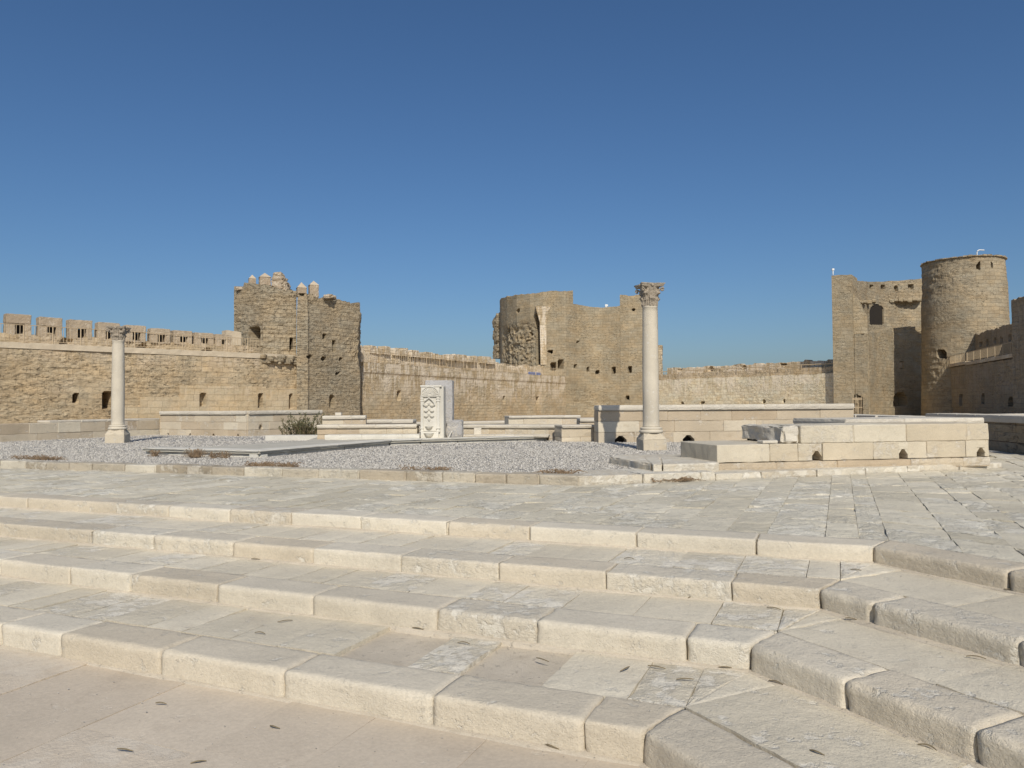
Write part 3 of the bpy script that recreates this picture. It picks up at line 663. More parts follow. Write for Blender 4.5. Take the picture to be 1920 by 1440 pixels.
m2 = MB(); A, B = V2(at(497, 22.0)), V2(at(640, 21.8)); blk(m2, quad_on(A, B, 0, 2.3, 0, .5), ZG, .80, .1, .01, .006, .6, .2, 3)
tag(m2.build('marble_kerb', M['marble']), 'thin grey marble kerb on the gravel below the bush', 'kerb')
A, B = at(608, 19.55), at(786, 19.55); t = thing('marble_bench', 'bright white marble step left of the carved fountain', 'step', (*A, ZM)); m2 = MB()
rowblocks(m2, A, B, .5, ZM, .895, .85, .07, .012, .004, 5, (.7, 1), .1); m2.build('slab', M['marble'], t)
A, B = at(594, 20.1), at(782, 20.1)
lowwall('marble_coped_wall', 'cream two-stone wall with a pale coping directly left of the carved fountain', 'wall', A, B, .5, .7, 1.14, (1, .9), .085, .55, 31, chip=.9)
A, B = at(604, 23.2), at(686, 23.4); lowwall('basin_wall', 'short coped wall right of the bush, below the square tower', 'wall', A, B, .8, .6, 1.34, (1, 1), .1, .6, 35)
m2 = MB(); c_ = at(635, 23.7); blk(m2, [V2((c_[0] - .09, c_[1] - .1)), V2((c_[0] + .09, c_[1] - .1)), V2((c_[0] + .09, c_[1] + .1)), V2((c_[0] - .09, c_[1] + .1))], 1.34, 1.43, .03, .015, .008, .8, .3, 1); tag(m2.build('stone_block', M['coping']), 'small cream block resting on the short coped wall below the square tower', 'stone')
A, B = at(687, 24.6), at(775, 24.6); lowwall('rear_coped_wall', 'low wall with a pale coping between the square tower and the fountain', 'wall', A, B, .8, .6, 1.19, (1, 1), .11, .9, 36)
A, B = at(866, 21.9), at(1050, 20.9); t = lowwall('reddish_wall', 'reddish-cream wall with a long pale coping right of the fountain', 'wall', A, B, .7, .62, 1.07, (1, 1), .08, .62, 41, chip=.7, tone=(0, .7))
m2 = MB(); blk(m2, [V2(at(888, 21.1)), V2(at(902, 21.1)), V2(at(902, 21.5)), V2(at(888, 21.5))], ZM - .06, 1.0, .05, .01, .006, .9, .2, 7); m2.build('pier', M['coping'], t)
A, B = at(866, 20.9), at(1028, 20.5); t = thing('curved_bench', 'very low pale bench edging the platform right of the fountain', 'step', (*A, ZM)); m2 = MB(); rowblocks(m2, A, B, .35, ZM, .83, .8, .08, .02, .006, 42, (.3, .8)); m2.build('slab', M['coping'], t)
A, B = at(1052, 20.0), at(1117, 20.2); lowwall('end_block_wall', 'pale wall of big smooth blocks left of the long coped wall', 'wall', A, B, .7, ZG - .05, 1.09, (.7, 1), .07, .75, 43)
A, B = at(953, 27), at(1088, 27.5); lowwall('back_low_wall', 'low pale streaked wall in front of the round tower', 'wall', A, B, .8, .6, 1.25, (1, 1), .08, .8, 44)
A, B = at(1086, 25), at(1130, 25); lowwall('coping_stub', 'short coping block ending at the long coped wall', 'wall', A, B, 1.2, .6, 1.18, (1, 1), .1, .9, 45)
A, B = at(690, 28), at(1000, 30); lowwall('rear_step_wall', 'thin line of pale steps behind the fountain', 'wall', A, B, .8, .3, 1.02, (1, 1), .1, 1.0, 47)
# ================================================================== COLUMNS
def column(px, Y, zb, ztop, rs, rt, label, capseed, hcap, hped, wped):
    x, y = at(px, Y); t = thing('column', label, 'column', (x, y, zb), 'two antique columns standing in the gravel')
    rot = R(8); m2 = MB()
    c_, s_ = math.cos(rot), math.sin(rot)
    def sq(h): return [V2((x + (i * c_ - j * s_) * h, y + (i * s_ + j * c_) * h)) for (i, j) in ((-1, -1), (1, -1), (1, 1), (-1, 1))]
    h1 = hped * .62; blk(m2, sq(wped / 2), zb, zb + h1, .05, .012, .006, .7, .3, capseed, edge=.01)
    # chamfered upper part of the pedestal
    n_ = 8; vs = []; W2 = wped / 2
    for (hw, z) in ((W2 * .995, zb + h1), (W2 * .98, zb + h1 + .01), (W2 * .78, zb + hped)):
        for i, (a_, b_) in enumerate(((-1, -1), (1, -1), (1, 1), (-1, 1))):
            k = .02 if z < zb + hped - .01 else .42
            for (u_, v_) in (((a_, b_ * (1 - k)), (a_ * (1 - k), b_)) if a_ * b_ > 0 else ((a_ * (1 - k), b_), (a_, b_ * (1 - k)))):
                vs.append((x + (u_ * c_ - v_ * s_) * hw, y + (u_ * s_ + v_ * c_) * hw, z))
    fs = [(i * 8 + k, i * 8 + (k + 1) % 8, (i + 1) * 8 + (k + 1) % 8, (i + 1) * 8 + k) for i in range(2) for k in range(8)] + [tuple(16 + k for k in range(8))]
    m2.add(vs, fs, (.7, .2)); m2.build('pedestal', M['lime'], t)
    m2 = MB(); zz = hped; R0 = rs
    prof = [(R0 * 1.42, zz - .004), (R0 * 1.45, zz + .01), (R0 * 1.47, zz + .03), (R0 * 1.42, zz + .05), (R0 * 1.3, zz + .056), (R0 * 1.27, zz + .068), (R0 * 1.33, zz + .075), (R0 * 1.36, zz + .09), (R0 * 1.3, zz + .105), (R0 * 1.15, zz + .112), (R0 * 1.05, zz + .12)]
    lathe(m2, (x, y, zb), prof, 48, tone=(.6, .1)); m2.build('base', M['shaft'], t, True)
    m2 = MB(); z0 = hped + .115; z1 = ztop - zb - hcap; prof = [(rs * 1.06, z0), (rs * 1.02, z0 + .03)]
    for i in range(31):
        f_ = i / 30; prof.append((rs + (rt - rs) * f_ ** 1.3 + .004 * math.sin(f_ * math.pi), z0 + .04 + (z1 - z0 - .08) * f_))
    prof += [(rt * 1.05, z1 - .03), (rt * 1.06, z1 - .015), (rt * 1.0, z1)]
    lathe(m2, (x, y, zb), prof, 48, lambda r_, z, a__: r_ + .003 * fbm(math.cos(a__) * 1.5, math.sin(a__) * 1.5, z * 1.2 + capseed, 3), (.5, .15)); m2.build('shaft', M['shaft'], t, True)
    # capital: bell with two rows of leaves, corner volutes, concave abacus
    m2 = MB(); H = hcap; base = zb + z1; prof = []; N = 72; ring = 40
    def capr(r_, z, a__):
        f_ = z / H; aa = a__ - rot
        l1 = max(0, math.cos(4 * aa)) ** .5; l2 = max(0, math.cos(4 * aa + math.pi)) ** .5
        low_ = math.exp(-((f_ - .33) / .09) ** 2) * l1 * .30 + (.10 * l1 if f_ < .33 else 0)
        mid_ = math.exp(-((f_ - .58) / .09) ** 2) * l2 * .42 + (.10 * l2 if .25 < f_ < .58 else 0)
        n_ = fbm(math.cos(a__) * 3 + capseed, math.sin(a__) * 3, z * 14, 3)
        return r_ + rt * (low_ + mid_) + rt * .09 * n_ + rt * .05 * math.cos(aa * 24) * (f_ < .8)
    for i in range(ring + 1):
        f_ = i / ring; prof.append((rt * (1.02 + .12 * f_ + .5 * max(0, f_ - .45) ** 1.5), f_ * H * .86))
    lathe(m2, (x, y, base), prof, N, capr, (.4, .5)); m2.build('bell', M['capital'], t)
    for k in range(4):
        m3 = MB(); aa = rot + math.pi / 4 + k * math.pi / 2; dx, dy = math.cos(aa), math.sin(aa); pts = []; rr = []
        for i in range(26):
            f_ = i / 25
            if f_ < .5: q_ = f_ / .5; rad = rt * (1.05 + .95 * q_ ** 1.6); zz = H * (.45 + .36 * q_ ** .7)
            else:
                q_ = (f_ - .5) / .5 * 2.3 * math.pi; sp = rt * .26 * (1 - .6 * (f_ - .5) / .5); rad = rt * 1.95 + sp * math.sin(q_); zz = H * .81 - rt * .26 + sp * math.cos(q_)
            pts.append((x + dx * rad, y + dy * rad, base + zz)); rr.append(rt * (.13 + .05 * math.sin(f_ * 9)))
        tube(m3, pts, rr, 7, .3); m3.build('volute', M['capital'], t)
    m3 = MB(); n_ = 64; vs = []
    for (sc, z) in ((.92, .84), (1.0, .88), (1.0, .93), (1.07, .945), (1.07, 1.0)):
        for k in range(n_):
            aa = 2 * math.pi * k / n_; q_ = abs((aa % (math.pi / 2)) - math.pi / 4) / (math.pi / 4)   # 0 at corner dir, 1 at side centre
            rad = rt * (2.25 - .95 * min(1, q_ * 1.5) ** .8) * sc * (1 + .05 * nz3(math.cos(aa) * 4 + capseed, math.sin(aa) * 4, z * 9))
            vs.append((x + rad * math.cos(aa + rot), y + rad * math.sin(aa + rot), base + H * z + .008 * nz3(aa * 4, capseed, z)))
    fs = [(i * n_ + k, i * n_ + (k + 1) % n_, (i + 1) * n_ + (k + 1) % n_, (i + 1) * n_ + k) for i in range(4) for k in range(n_)] + [tuple(4 * n_ + k for k in range(n_)), tuple(reversed(range(n_)))]
    m3.add(vs, fs, (.6, .6)); ab = m3.build('abacus', M['capital'], t)
    m4 = MB()
    for k in range(4):
        aa = rot + k * math.pi / 2; pts = [(x + math.cos(aa) * rt * r_, y + math.sin(aa) * rt * r_, base + H * .93) for r_ in (1.1, 1.5)]; tube(m4, pts, [rt * .3, rt * .2], 8, .3)
    m4.build('flower_boss', M['capital'], ab)
column(1220, 16.2, ZG, zat(1214, 533, 16.2), .171, .152, 'tall column with a carved leafy capital, standing right of the fountain', 2.0, .47, .37, .50)
column(221, 21.3, ZG, zat(219, 613, 21.3), .168, .150, 'shorter column with a dark crumbled capital, standing at the left', 9.0, .38, .38, .50)
# ================================================================== FOUNTAIN
def fountain():
    Y = 19.75; x0 = at(789, Y)[0]; x1 = at(824, Y)[0]; x2 = x1 + .02; zb, zt_ = ZM, zat(805, 722, Y); W = x1 - x0
    t = thing('wall_fountain', 'white marble fountain slab carved with tiers of small cups and a basin', 'fountain', ((x0 + x1) / 2, Y, zb))
    D = .24; q = lambda a_, b_, c_, d_: [V2((a_, c_)), V2((b_, c_)), V2((b_, d_)), V2((a_, d_))]
    m2 = MB(); blk(m2, q(x0, x1 + .10, Y + .055, Y + D + .45), zb, zt_ - .03, .08, .008, .002, .3, 0, 1); m2.build('body', M['marble'], t)
    m2 = MB(); blk(m2, q(x0 + .005, x1 - .07, Y + .035, Y + .07), zb + .2, zt_ - .06, .06, .004, .001, .8, 0, 2); m2.build('panel', M['marble'], t)
    for (a_, b_) in ((x0 - .01, x0 + .055), (x1 - .075, x1 + .0)):
        m2 = MB(); blk(m2, q(a_, b_, Y, Y + .1), zb + .16, zt_ - .30, .04, .008, .004, .7, .2, 3)
        for z in (zb + .18, zb + .26, zt_ - .36, zt_ - .42): blk(m2, q(a_ - .012, b_ + .012, Y - .015, Y + .1), z, z + .035, .03, .01, .004, .8, .2, 4, bottom=True)
        m2.build('pilaster', M['marble'], t)
    m2 = MB(); cx = (x0 + x1 - .07) / 2
    blk(m2, q(x0 - .02, x1 + .02, Y - .02, Y + .1), zt_ - .30, zt_ - .27, .04, .01, .003, .8, .1, 5, bottom=True)
    blk(m2, q(x0, x1, Y + .01, Y + .1), zt_ - .27, zt_ - .05, .04, .01, .004, .8, .1, 5)
    for k in range(13):                       # fan of carved rays in the crest
        aa = math.pi * (.06 + .88 * k / 12); rr = W * .43
        tube(m2, [(cx + .03 + math.cos(aa) * rr * s_, Y + .005, zt_ - .265 + math.sin(aa) * .2 * s_) for s_ in (.25, .6, 1)], [.008, .012, .016], 5, .7)
    tube(m2, [(cx + .03 + math.cos(math.pi * k / 16) * W * .47, Y + .0, zt_ - .265 + math.sin(math.pi * k / 16) * .225) for k in range(17)], .013, 6, .8)
    blk(m2, q(x0 - .02, x1 + .06, Y - .01, Y + .2), zt_ - .05, zt_, .04, .012, .006, .8, .2, 6, bottom=True)
    m2.build('crest', M['marble'], t)
    m2 = MB()                                 # pointed arch moulding
    pts = [(cx - W * .30, zt_ - .52), (cx - W * .29, zt_ - .46), (cx - W * .2, zt_ - .40), (cx - W * .1, zt_ - .36), (cx, zt_ - .325), (cx + W * .1, zt_ - .36), (cx + W * .2, zt_ - .40), (cx + W * .29, zt_ - .46), (cx + W * .30, zt_ - .52)]
    tube(m2, [(a_, Y + .0, z) for a_, z in pts], .022, 6, .5); m2.build('arch', M['marble'], t)
    def cup(parent, name, c_, r_, h):
        m3 = MB(); prof = [(.004, -h), (r_ * .45, -h * .85), (r_ * .8, -h * .5), (r_, 0), (r_ * 1.04, .006), (r_ * .9, .002), (r_ * .6, -h * .4), (.01, -h * .6)]
        lathe(m3, c_, prof, 14, None, (.8, .1), (math.pi, 2 * math.pi), False); return m3.build(name, M['marble'], parent, True)
    for k in range(4):
        z = zt_ - .47 - k * .137
        cup(t, 'cup', (cx, Y + .035, z + .0), .036, .06)
        if k < 3:
            for s_ in (-1, 1): cup(t, 'cup', (cx + s_ * .078, Y + .035, z - .055), .058, .05)
    cup(t, 'bowl', (cx, Y + .035, zb + .32), .10, .085)
    m2 = MB(); blk(m2, q(x0 - .01, x1 - .03, Y - .01, Y + .1), zb, zb + .19, .05, .01, .003, .9, .1, 8); m2.build('base_slab', M['marble'], t)
    cup(t, 'basin', (cx, Y, zb + .15), .13, .12)
    m2 = MB(); xa, xb = at(798, Y + .9)[0], at(849, Y + .9)[0]
    blk(m2, q(xa, xb, Y + .72, Y + 1.3), zb, zat(820, 713, Y + .8), .1, .012, .012, .4, .5, 11, edge=.03); tag(m2.build('back_wall', M['cement'], t), 'plain grey cement block standing behind the carved slab')
    m2 = MB(); blk(m2, q(x1 + .12, at(866, 20.4)[0], 20.3, 21.0), zb, zat(850, 788, 20.4), .07, .03, .03, .4, .9, 12, edge=.04); m2.build('rubble_base', M['cement'], t); m2 = MB()
    blk(m2, q(x0 - .10, x0 + .1, 20.3, 21.0), zb, zat(785, 797, 20.4), .06, .03, .02, .4, .9, 13, edge=.04); m2.build('rubble_base', M['cement'], t)
    m2 = MB(); a_ = at(843, 19.9); tube(m2, [(a_[0] - .05, 19.9, ZM + .01), (a_[0] + .03, 20.25, ZM + .19)], .014, 4, .8); tag(m2.build('marble_strip', M['marble']), 'thin marble strip leaning against the rubble beside the fountain', 'stone')
fountain()
m2 = MB(); c_ = G(738, 834, ZG); blk(m2, [V2((c_[0] - .35, c_[1] - .15)), V2((c_[0] + .3, c_[1] - .15)), V2((c_[0] + .3, c_[1] + .12)), V2((c_[0] - .35, c_[1] + .12))], ZG, .73, .05, .02, .02, .9, .6, 5, edge=.03); tag(m2.build('fallen_stone', M['marble']), 'broken marble lump in the gravel below the platform edge', 'stone')
# ================================================================== CITADEL WALLS AND TOWERS
WZ = 5.5
def along(A, B, px):
    A, B = V2(A), V2(B); d = B - A; t = (px - 960) / F; s = (t * A.y - A.x) / (d.x - t * d.y); return A + d * s
def shift(path, o):    # move a path away from the viewer by o
    out = []
    ps_ = [V2(p) for p in path]
    for i, p in enumerate(ps_):
        d = (ps_[min(i + 1, len(ps_) - 1)] - ps_[max(i - 1, 0)]).normalized(); out.append(p + Vector((-d.y, d.x)) * o)
    return out
def railing(label, path, z, h=1.0, post=1.5, bal=.16, mat='metal', rb=.012, nparts=60):
    t = thing('railing', label, 'railing', (path[0][0], path[0][1], z)); ps_ = [V2(p) for p in path]
    def run(pts, zz, r_, name): m_ = MB(); tube(m_, [(p.x, p.y, zz) for p in pts], r_, 5); m_.build(name, M[mat], t)
    run(ps_, z + h, .022, 'top_rail'); run(ps_, z + .12, .016, 'bottom_rail')
    L = 0; tot = []; 
    for a_, b_ in zip(ps_, ps_[1:]):
        l_ = (b_ - a_).length; n_ = int(l_ / bal)
        for i in range(n_): tot.append((L + i * bal, a_.lerp(b_, i * bal / l_)))
        L += l_
    pm = MB(); box(pm, (0, 0, 0), .05, .05, h); po = pm.build('post', M[mat], t); po.matrix_parent_inverse = Matrix.Identity(4); first = True
    bm_ = MB(); box(bm_, (0, 0, .12), rb * 2, rb * 2, h - .12); bme = None; k = 0
    every = max(1, int(round(post / bal))); rest = MB(); vis = []
    for i, (s_, p) in enumerate(tot):
        if i % every == 0:
            o = po if first else po.copy()
            if not first: C.objects.link(o)
            o.parent = t; o.location = (p.x - path[0][0], p.y - path[0][1], 0); first = False
        else: vis.append(p)
    inview = [p for p in vis if -.66 < p.x / p.y < .66]; inview.sort(key=lambda p: p.y); near = inview[:nparts]; nn = set(id(p) for p in near)
    bo = bm_.build('baluster', M[mat], t); bo.matrix_parent_inverse = Matrix.Identity(4)
    for i, p in enumerate(near):
        o = bo if i == 0 else bo.copy()
        if i: C.objects.link(o)
        o.parent = t; o.location = (p.x - path[0][0], p.y - path[0][1], 0)
    for p in vis:
        if id(p) not in nn: box(rest, (p.x, p.y, z + .12), rb * 2, rb * 2, h - .12)
    if rest.v: tag(rest.build('balusters', M[mat], t), kind='stuff')
    return t
# ---- wall A, left
A0, A1, A2 = V2((-46, 29.5)), V2(at(0, 44)), V2(at(560, 57.6)); A15 = V2(at(480, 55))
tA = thing('citadel_wall', 'long rough citadel wall running from the left edge to the square tower', 'wall', (A1.x, A1.y, 0))
pA = [A0, A1, V2(at(240, 49.0)), A15, A2]
curtain('wall_face', pA, -.1, [WZ - .35] * 5, M['wall'], 2.6, .13, 1, blkamp=.05, ero=.09, eromask=(-.05, .35), ragged=0, parent=tA,
        holes=[(143, 746, 9, 14), (201, 750, 14, 28), (380, 750, 10, 25), (488, 750, 8, 24), (545, 752, 6, 26)])
curtain('wall_coping', shift(pA, -.05), WZ - .35, [WZ] * 5, M['lime'], 2.5, .16, 2, blkamp=.04, ero=.03, ragged=.04, parent=tA)
for (xa, xb, zt_) in ((216, 262, 1.7), (262, 336, 2.35), (336, 498, 3.12), (498, 556, 3.0)):
    sg = [along(pA[1], pA[2], xa) if xa < 240 else along(pA[2], pA[3], xa) if xa < 480 else along(pA[3], pA[4], xa)]
    for kx, kp in ((240, pA[2]), (480, pA[3])):
        if xa < kx < xb: sg.append(kp)
    sg.append(along(pA[2], pA[3], xb) if xb < 480 else along(pA[3], pA[4], xb))
    curtain('ashlar_facing', shift(sg, -.06), -.1, [zt_] * len(sg), M['ashlar'], .5, .12, 6, bw=.95, bh=.42, blkamp=.012, ero=0, ragged=0, parent=tA,
        holes=[(380, 750, 10, 25), (488, 750, 8, 24), (545, 752, 6, 26)])
pP = shift(pA, 2.4)
zp = [6.15] * 5
curtain('parapet', pP, WZ - .1, zp, M['wall'], .7, .14, 3, blkamp=.07, ero=.12, ragged=.2, parent=tA, deep=.5,
        holes=[(125, 638, 22, 14, 'a'), (268, 650, 20, 12, 'a'), (388, 657, 18, 10, 'a')])
mer = [(10, 57, 590), (72, 116, 596), (129, 172, 601), (183, 224, 606), (235, 273, 611), (282, 319, 617), (325, 360, 621), (365, 400, 625), (404, 434, 628)]
mer = [(-120, -70, 566), (-55, -8, 579)] + mer
pm1, pm2 = pP[1], pP[3]
for i, (a_, b_, y_) in enumerate(mer):
    ia = 1 if b_ < 240 else 2
    a2, b2 = along(pP[ia], pP[ia + 1], a_), along(pP[ia], pP[ia + 1], b_); zt_ = zat((a_ + b_) / 2, y_ - 1, (a2.y + b2.y) / 2); L = (b2 - a2).length
    t2 = MB(); ed = .06; zz = 6.05; hw0, hw1 = L * .36, L * .74; hz0, hz1 = zz + .12, zz + (zt_ - zz) * .56
    rd2 = random.Random(i)
    kw = dict(res=.12, r=.04, amp=.03, chip=.6, edge=.08)
    def bq(s0, s1, o0, o1, z0, z1, sd): blk(t2, quad_on(a2, b2, s0, s1, o0, o1), z0, z1, .12, .04, .03, .3 + rd2.random() * .4, .6, sd + i * 7, edge=.08)
    bq(0, hw0, 0, .75, zz, hz1 + .01, 1); bq(hw1, L, 0, .75, zz, hz1 + .01, 2); bq(0, L, -.01, .75, hz1, zt_, 3); bq(hw0, hw1, .02, .75, zz - .05, hz0, 4)
    mo = t2.build('merlon', M['tan'], tA); t3 = MB(); blk(t3, quad_on(a2, b2, hw0 - .02, hw1 + .02, .45, .6), hz0, hz1, .3, .01, 0, .1, 0); t3.build('loophole_shade', M['dark'], mo)  # back plate of each loophole carries painted shade
curtain('parapet_end', [along(pP[2], pP[3], 423), along(pP[2], pP[3], 452)], 6.2, [zat(430, 621, 56.5), zat(450, 624, 57)], M['lime'], .7, .12, 4, parent=tA, ragged=.1)
railing('thin tan railing along the walkway of the left citadel wall', [pA[1] + (pA[0] - pA[1]) * .3, pA[1], pA[2], pA[3], along(pA[3], pA[4], 487)], WZ - .02, 1.05, 1.5, .19, rb=.011)
# ---- tower 1
t1 = thing('square_tower', 'ruined square tower with capped merlons between the two left walls', 'tower', (*at(600, 58), 0))
pc = [A2 + Vector((.15, -.15)), V2(at(577, 57.0)), V2(at(580, 57.3)), V2(at(675, 61))]
pc[0] = V2(at(556, 57.0))
zc_ = [zat(556, 549, 57), zat(577, 552, 57), zat(580, 552, 57.3), zat(675, 571, 61)]
curtain('front_face', pc + [V2(at(679, 67))], -.1, zc_ + [zc_[-1] - .2], M['tower'], .8, .13, 11, bw=.62, bh=.31, blkamp=.07, ero=.18, eromask=(-.2, .2), ragged=.3, parent=t1,
        holes=[(608, 631, 6, 9), (626, 650, 5, 22), (579, 670, 9, 5), (608, 673, 8, 5), (640, 674, 5, 4), (623, 752, 8, 22), (632, 700, 8, 4)])
curtain('rear_face', [V2(at(438, 58.5)), V2(at(492, 56.9)), V2(at(556, 57.9))], WZ - .3, [zat(438, 541, 58.5), zat(492, 531, 56.9), zat(556, 548, 57.9)], M['tower'], 3.0, .13, 12, bw=.62, bh=.31, blkamp=.06, ero=.12, eromask=(-.2, .3), ragged=.3, parent=t1,
        holes=[(475, 626, 18, 24), (547, 644, 5, 22)])
curtain('left_return', [V2(at(438, 58.5)), V2((at(438, 58.5)[0] - .9, 64))], WZ - .3, [zat(438, 541, 58.5)] * 2, M['tower'], 1.0, .2, 13, parent=t1, ragged=.3, flip=True)
t2 = MB(); 
for i in range(16):    # broken masonry ledge
    px = 490 + i * 4.3; p = along(pA[3], pA[4], px); zz = zat(px, 668 + 9 * abs(math.sin(i * .8)), p.y); w_ = random.uniform(.25, .5)
    blk(t2, [V2((p.x - w_, p.y - .35 * random.random() - .05)), V2((p.x + w_, p.y - .3 * random.random())), V2((p.x + w_, p.y + .8)), V2((p.x - w_, p.y + .8))], zz - random.uniform(.15, .3), zz + random.uniform(.0, .25), .1, .05, .06, random.random() * .5, 1, i, bottom=True, edge=.1)
t2.build('broken_ledge', M['tower'], t1)
for (a_, b_, yt, ys, yb, Y) in ((462, 478, 514, 522, 542, 59.0), (480, 505, 510, 519, 540, 58.2), (552, 573, 528, 539, 556, 59), (575, 596, 525, 534, 558, 59)):
    x0, x1 = at(a_, Y)[0], at(b_, Y)[0]; w_ = (x1 - x0) / 2; cx = (x0 + x1) / 2; z0, z1, z2 = zat(a_, yb, Y), zat(a_, ys, Y), zat(a_, yt, Y); m2 = MB()
    rot = R(24); cs_, sn_ = math.cos(rot), math.sin(rot); w_ *= .8
    sqf = lambda h: [V2((cx + (i * cs_ - j * sn_) * h, Y + w_ + (i * sn_ + j * cs_) * h)) for (i, j) in ((-1, -1), (1, -1), (1, 1), (-1, 1))]
    blk(m2, sqf(w_), z0, z1, .12, .03, .03, .2, .6, a_, edge=.05); mo = m2.build('merlon', M['tan'], t1)
    m3 = MB(); q = sqf(w_ * 1.08); m3.add([(p.x, p.y, z1 - .01) for p in q] + [(cx, Y + w_, z2)], [(0, 1, 4), (1, 2, 4), (2, 3, 4), (3, 0, 4), (0, 3, 2, 1)], (.9, .2)); m3.build('cap', M['tan'], mo)
m2 = MB(); Y = 58
for (a_, b_, y0, y1, dz) in ((507, 531, 545, 517, 0), (510, 526, 520, 508, .3), (529, 537, 548, 527, .1), (605, 624, 560, 551, 0), (440, 455, 545, 538, 0)):
    m2 = MB(); blk(m2, [V2(at(a_, Y + dz)), V2(at(b_, Y + dz)), V2((at(b_, Y)[0], Y + 1.2)), V2((at(a_, Y)[0], Y + 1.2))], zat(a_, y0, Y), zat(a_, y1, Y), .1, .15, .1, .3, .9, a_, edge=.15)
    m2.build('broken_merlon', M['tan'], t1)
# ---- wall B
B0, B1 = V2(at(681, 66.5)), V2(at(1062, 104)); pB = [B0, V2(at(790, 74.5)), V2(at(900, 85)), B1]
tB = thing('citadel_wall', 'streaked citadel wall receding from the square tower to the round tower', 'wall', (B0.x, B0.y, 0))
curtain('wall_face', pB, -.1, [WZ] * 4, M['wallb'], 2.6, .17, 21, bw=.62, bh=.34, blkamp=.025, ero=.05, eromask=(.1, .5), ragged=0, parent=tB,
        holes=[(749, 742, 6, 20), (947, 750, 5, 12), (1010, 750, 5, 12), (1083, 750, 4, 12)], bare=lambda u, z: -.10 if 4.55 > z else 0)
pBp = shift(pB, 2.8); zb2 = 7.0
curtain('parapet', pBp, WZ - .1, [7.0, 6.9, 6.8, 6.7], M['wallb'], .8, .17, 22, blkamp=.06, ero=.1, ragged=.5, parent=tB, deep=.6,
        holes=[(722, 661, 9, 7, 'a'), (775, 666, 9, 6, 'a'), (830, 671, 8, 6, 'a'), (883, 676, 7, 5, 'a'), (927, 680, 7, 5, 'a'), (968, 684, 5, 4), (1005, 687, 5, 4)])
for (a_, b_, y_) in ((694, 733, 645), (740, 765, 650), (772, 812, 654), (815, 838, 658), (842, 876, 662), (880, 896, 665), (904, 930, 667)):
    a2, b2 = along(pBp[0], pBp[3], a_), along(pBp[0], pBp[3], b_); Y = (a2.y + b2.y) / 2; m2 = MB(); zt_ = zat(a_, y_, Y) - .1; L = (b2 - a2).length
    for q_ in range(3): blk(m2, quad_on(a2, b2, L * q_ / 3 - .05, L * (q_ + 1) / 3, 0, .8), 6.6, zt_ - random.uniform(0, .35), .2, .06, .06, random.random(), .8, a_ + q_, edge=.12)
    m2.build('merlon', M['wallb'], tB)
railing('thin tan railing along the walkway of the streaked middle wall', pB, WZ, 1.0, 2.4, .3, rb=.012, nparts=60)
m2 = MB()
for (a_, b_) in ((1000, 1012), (1014, 1022)):
    p, q = along(pB[2], pB[3], a_), along(pB[2], pB[3], b_); blk(m2, quad_on(p, q, 0, (q - p).length, .6, .7), 5.45, 5.85, .3, .02, .0, .5)
tag(m2.build('blue_panel', M['blue']), 'small blue panel behind the railing of the streaked wall', 'panel')
# ---- tower 2 (round)
t2_ = thing('round_tower', 'high rounded tower with a concave curtain, behind the tall column', 'tower', (*at(1060, 106), 0))
drum = [V2(at(938, 118)), V2(at(941, 114)), V2(at(952, 110.5)), V2(at(970, 107.6)), V2(at(995, 105.5)), V2(at(1020, 104.2)), V2(at(1046, 103.8)), V2(at(1062, 104.4)), V2(at(1076, 105.4))]
zd = [zat(938, 563, 118), zat(941, 559, 114), zat(952, 556, 110.5), zat(970, 553, 107.6), zat(995, 550, 105.5), zat(1020, 547.5, 104.2), zat(1046, 545, 103.6), zat(1062, 546, 104.6), zat(1076, 548, 107)]
def rub(u, z):
    px_ = u; m_ = sst(9.5 - abs(u - 9.5) * 1.0, 3, 6) * sst(13.6 - z, 0, 1.5) * (1 if z > 5 else 0)
    return -m_ * (.15 + .3 * abs(fbm(u * 1.3, z * 2.6, 4, 2)) + .18 * (hsh(int(u * 1.7), int(z * 2.6)) > .6))
curtain('drum', drum, -.1, zd, M['tower2'], 3, .22, 31, bw=.8, bh=.38, blkamp=.05, ero=.06, eromask=(.2, .5), ragged=.12, parent=t2_, smoothn=True, bare=rub,
        holes=[(1008.5, 636, 9, 96), (971, 582, 4, 5), (994, 627, 4, 5), (1031, 659, 8, 5), (1037, 687, 7, 16), (1051, 684, 9, 18), (952, 620, 4, 8)], deep=1.6)
con = [V2(at(1076, 106)), V2(at(1083, 106.6)), V2(at(1100, 107.3)), V2(at(1130, 107.6)), V2(at(1155, 106.9)), V2(at(1166, 106.45))]
zc2 = [zat(1077, 569, 106), zat(1083, 571, 106.6), zat(1100, 574, 107.3), zat(1130, 577, 107.6), zat(1155, 575, 107.1), zat(1164, 573, 106.7)]
curtain('concave_curtain', con, -.1, zc2, M['tower2'], 2.5, .22, 32, bw=.8, bh=.38, blkamp=.03, ero=.10, eromask=(.15, .5), ragged=.06, parent=t2_, smoothn=True, u0=20,
        holes=[(1079, 687, 4, 5), (1102, 692, 4, 9), (1121, 698, 5, 8), (1150, 695, 6, 11), (1084, 642, 5, 4)])
blo = [V2(at(1164, 106.5)), V2(at(1180, 106)), V2(at(1205, 105.8)), V2(at(1235, 106))]
curtain('east_pier', blo, -.1, [zat(1164, 558, 109), zat(1180, 555, 106.5), zat(1205, 552, 105.5), zat(1235, 556, 106)], M['tower2'], 4, .22, 33, bw=.8, bh=.38, blkamp=.04, ero=.10, eromask=(.1, .5), ragged=.12, parent=t2_, u0=40,
        holes=[(1180, 694, 5, 12), (1189, 581, 5, 4), (1121, 726, 6, 4), (1177, 745, 6, 5), (1150, 745, 10, 5)])
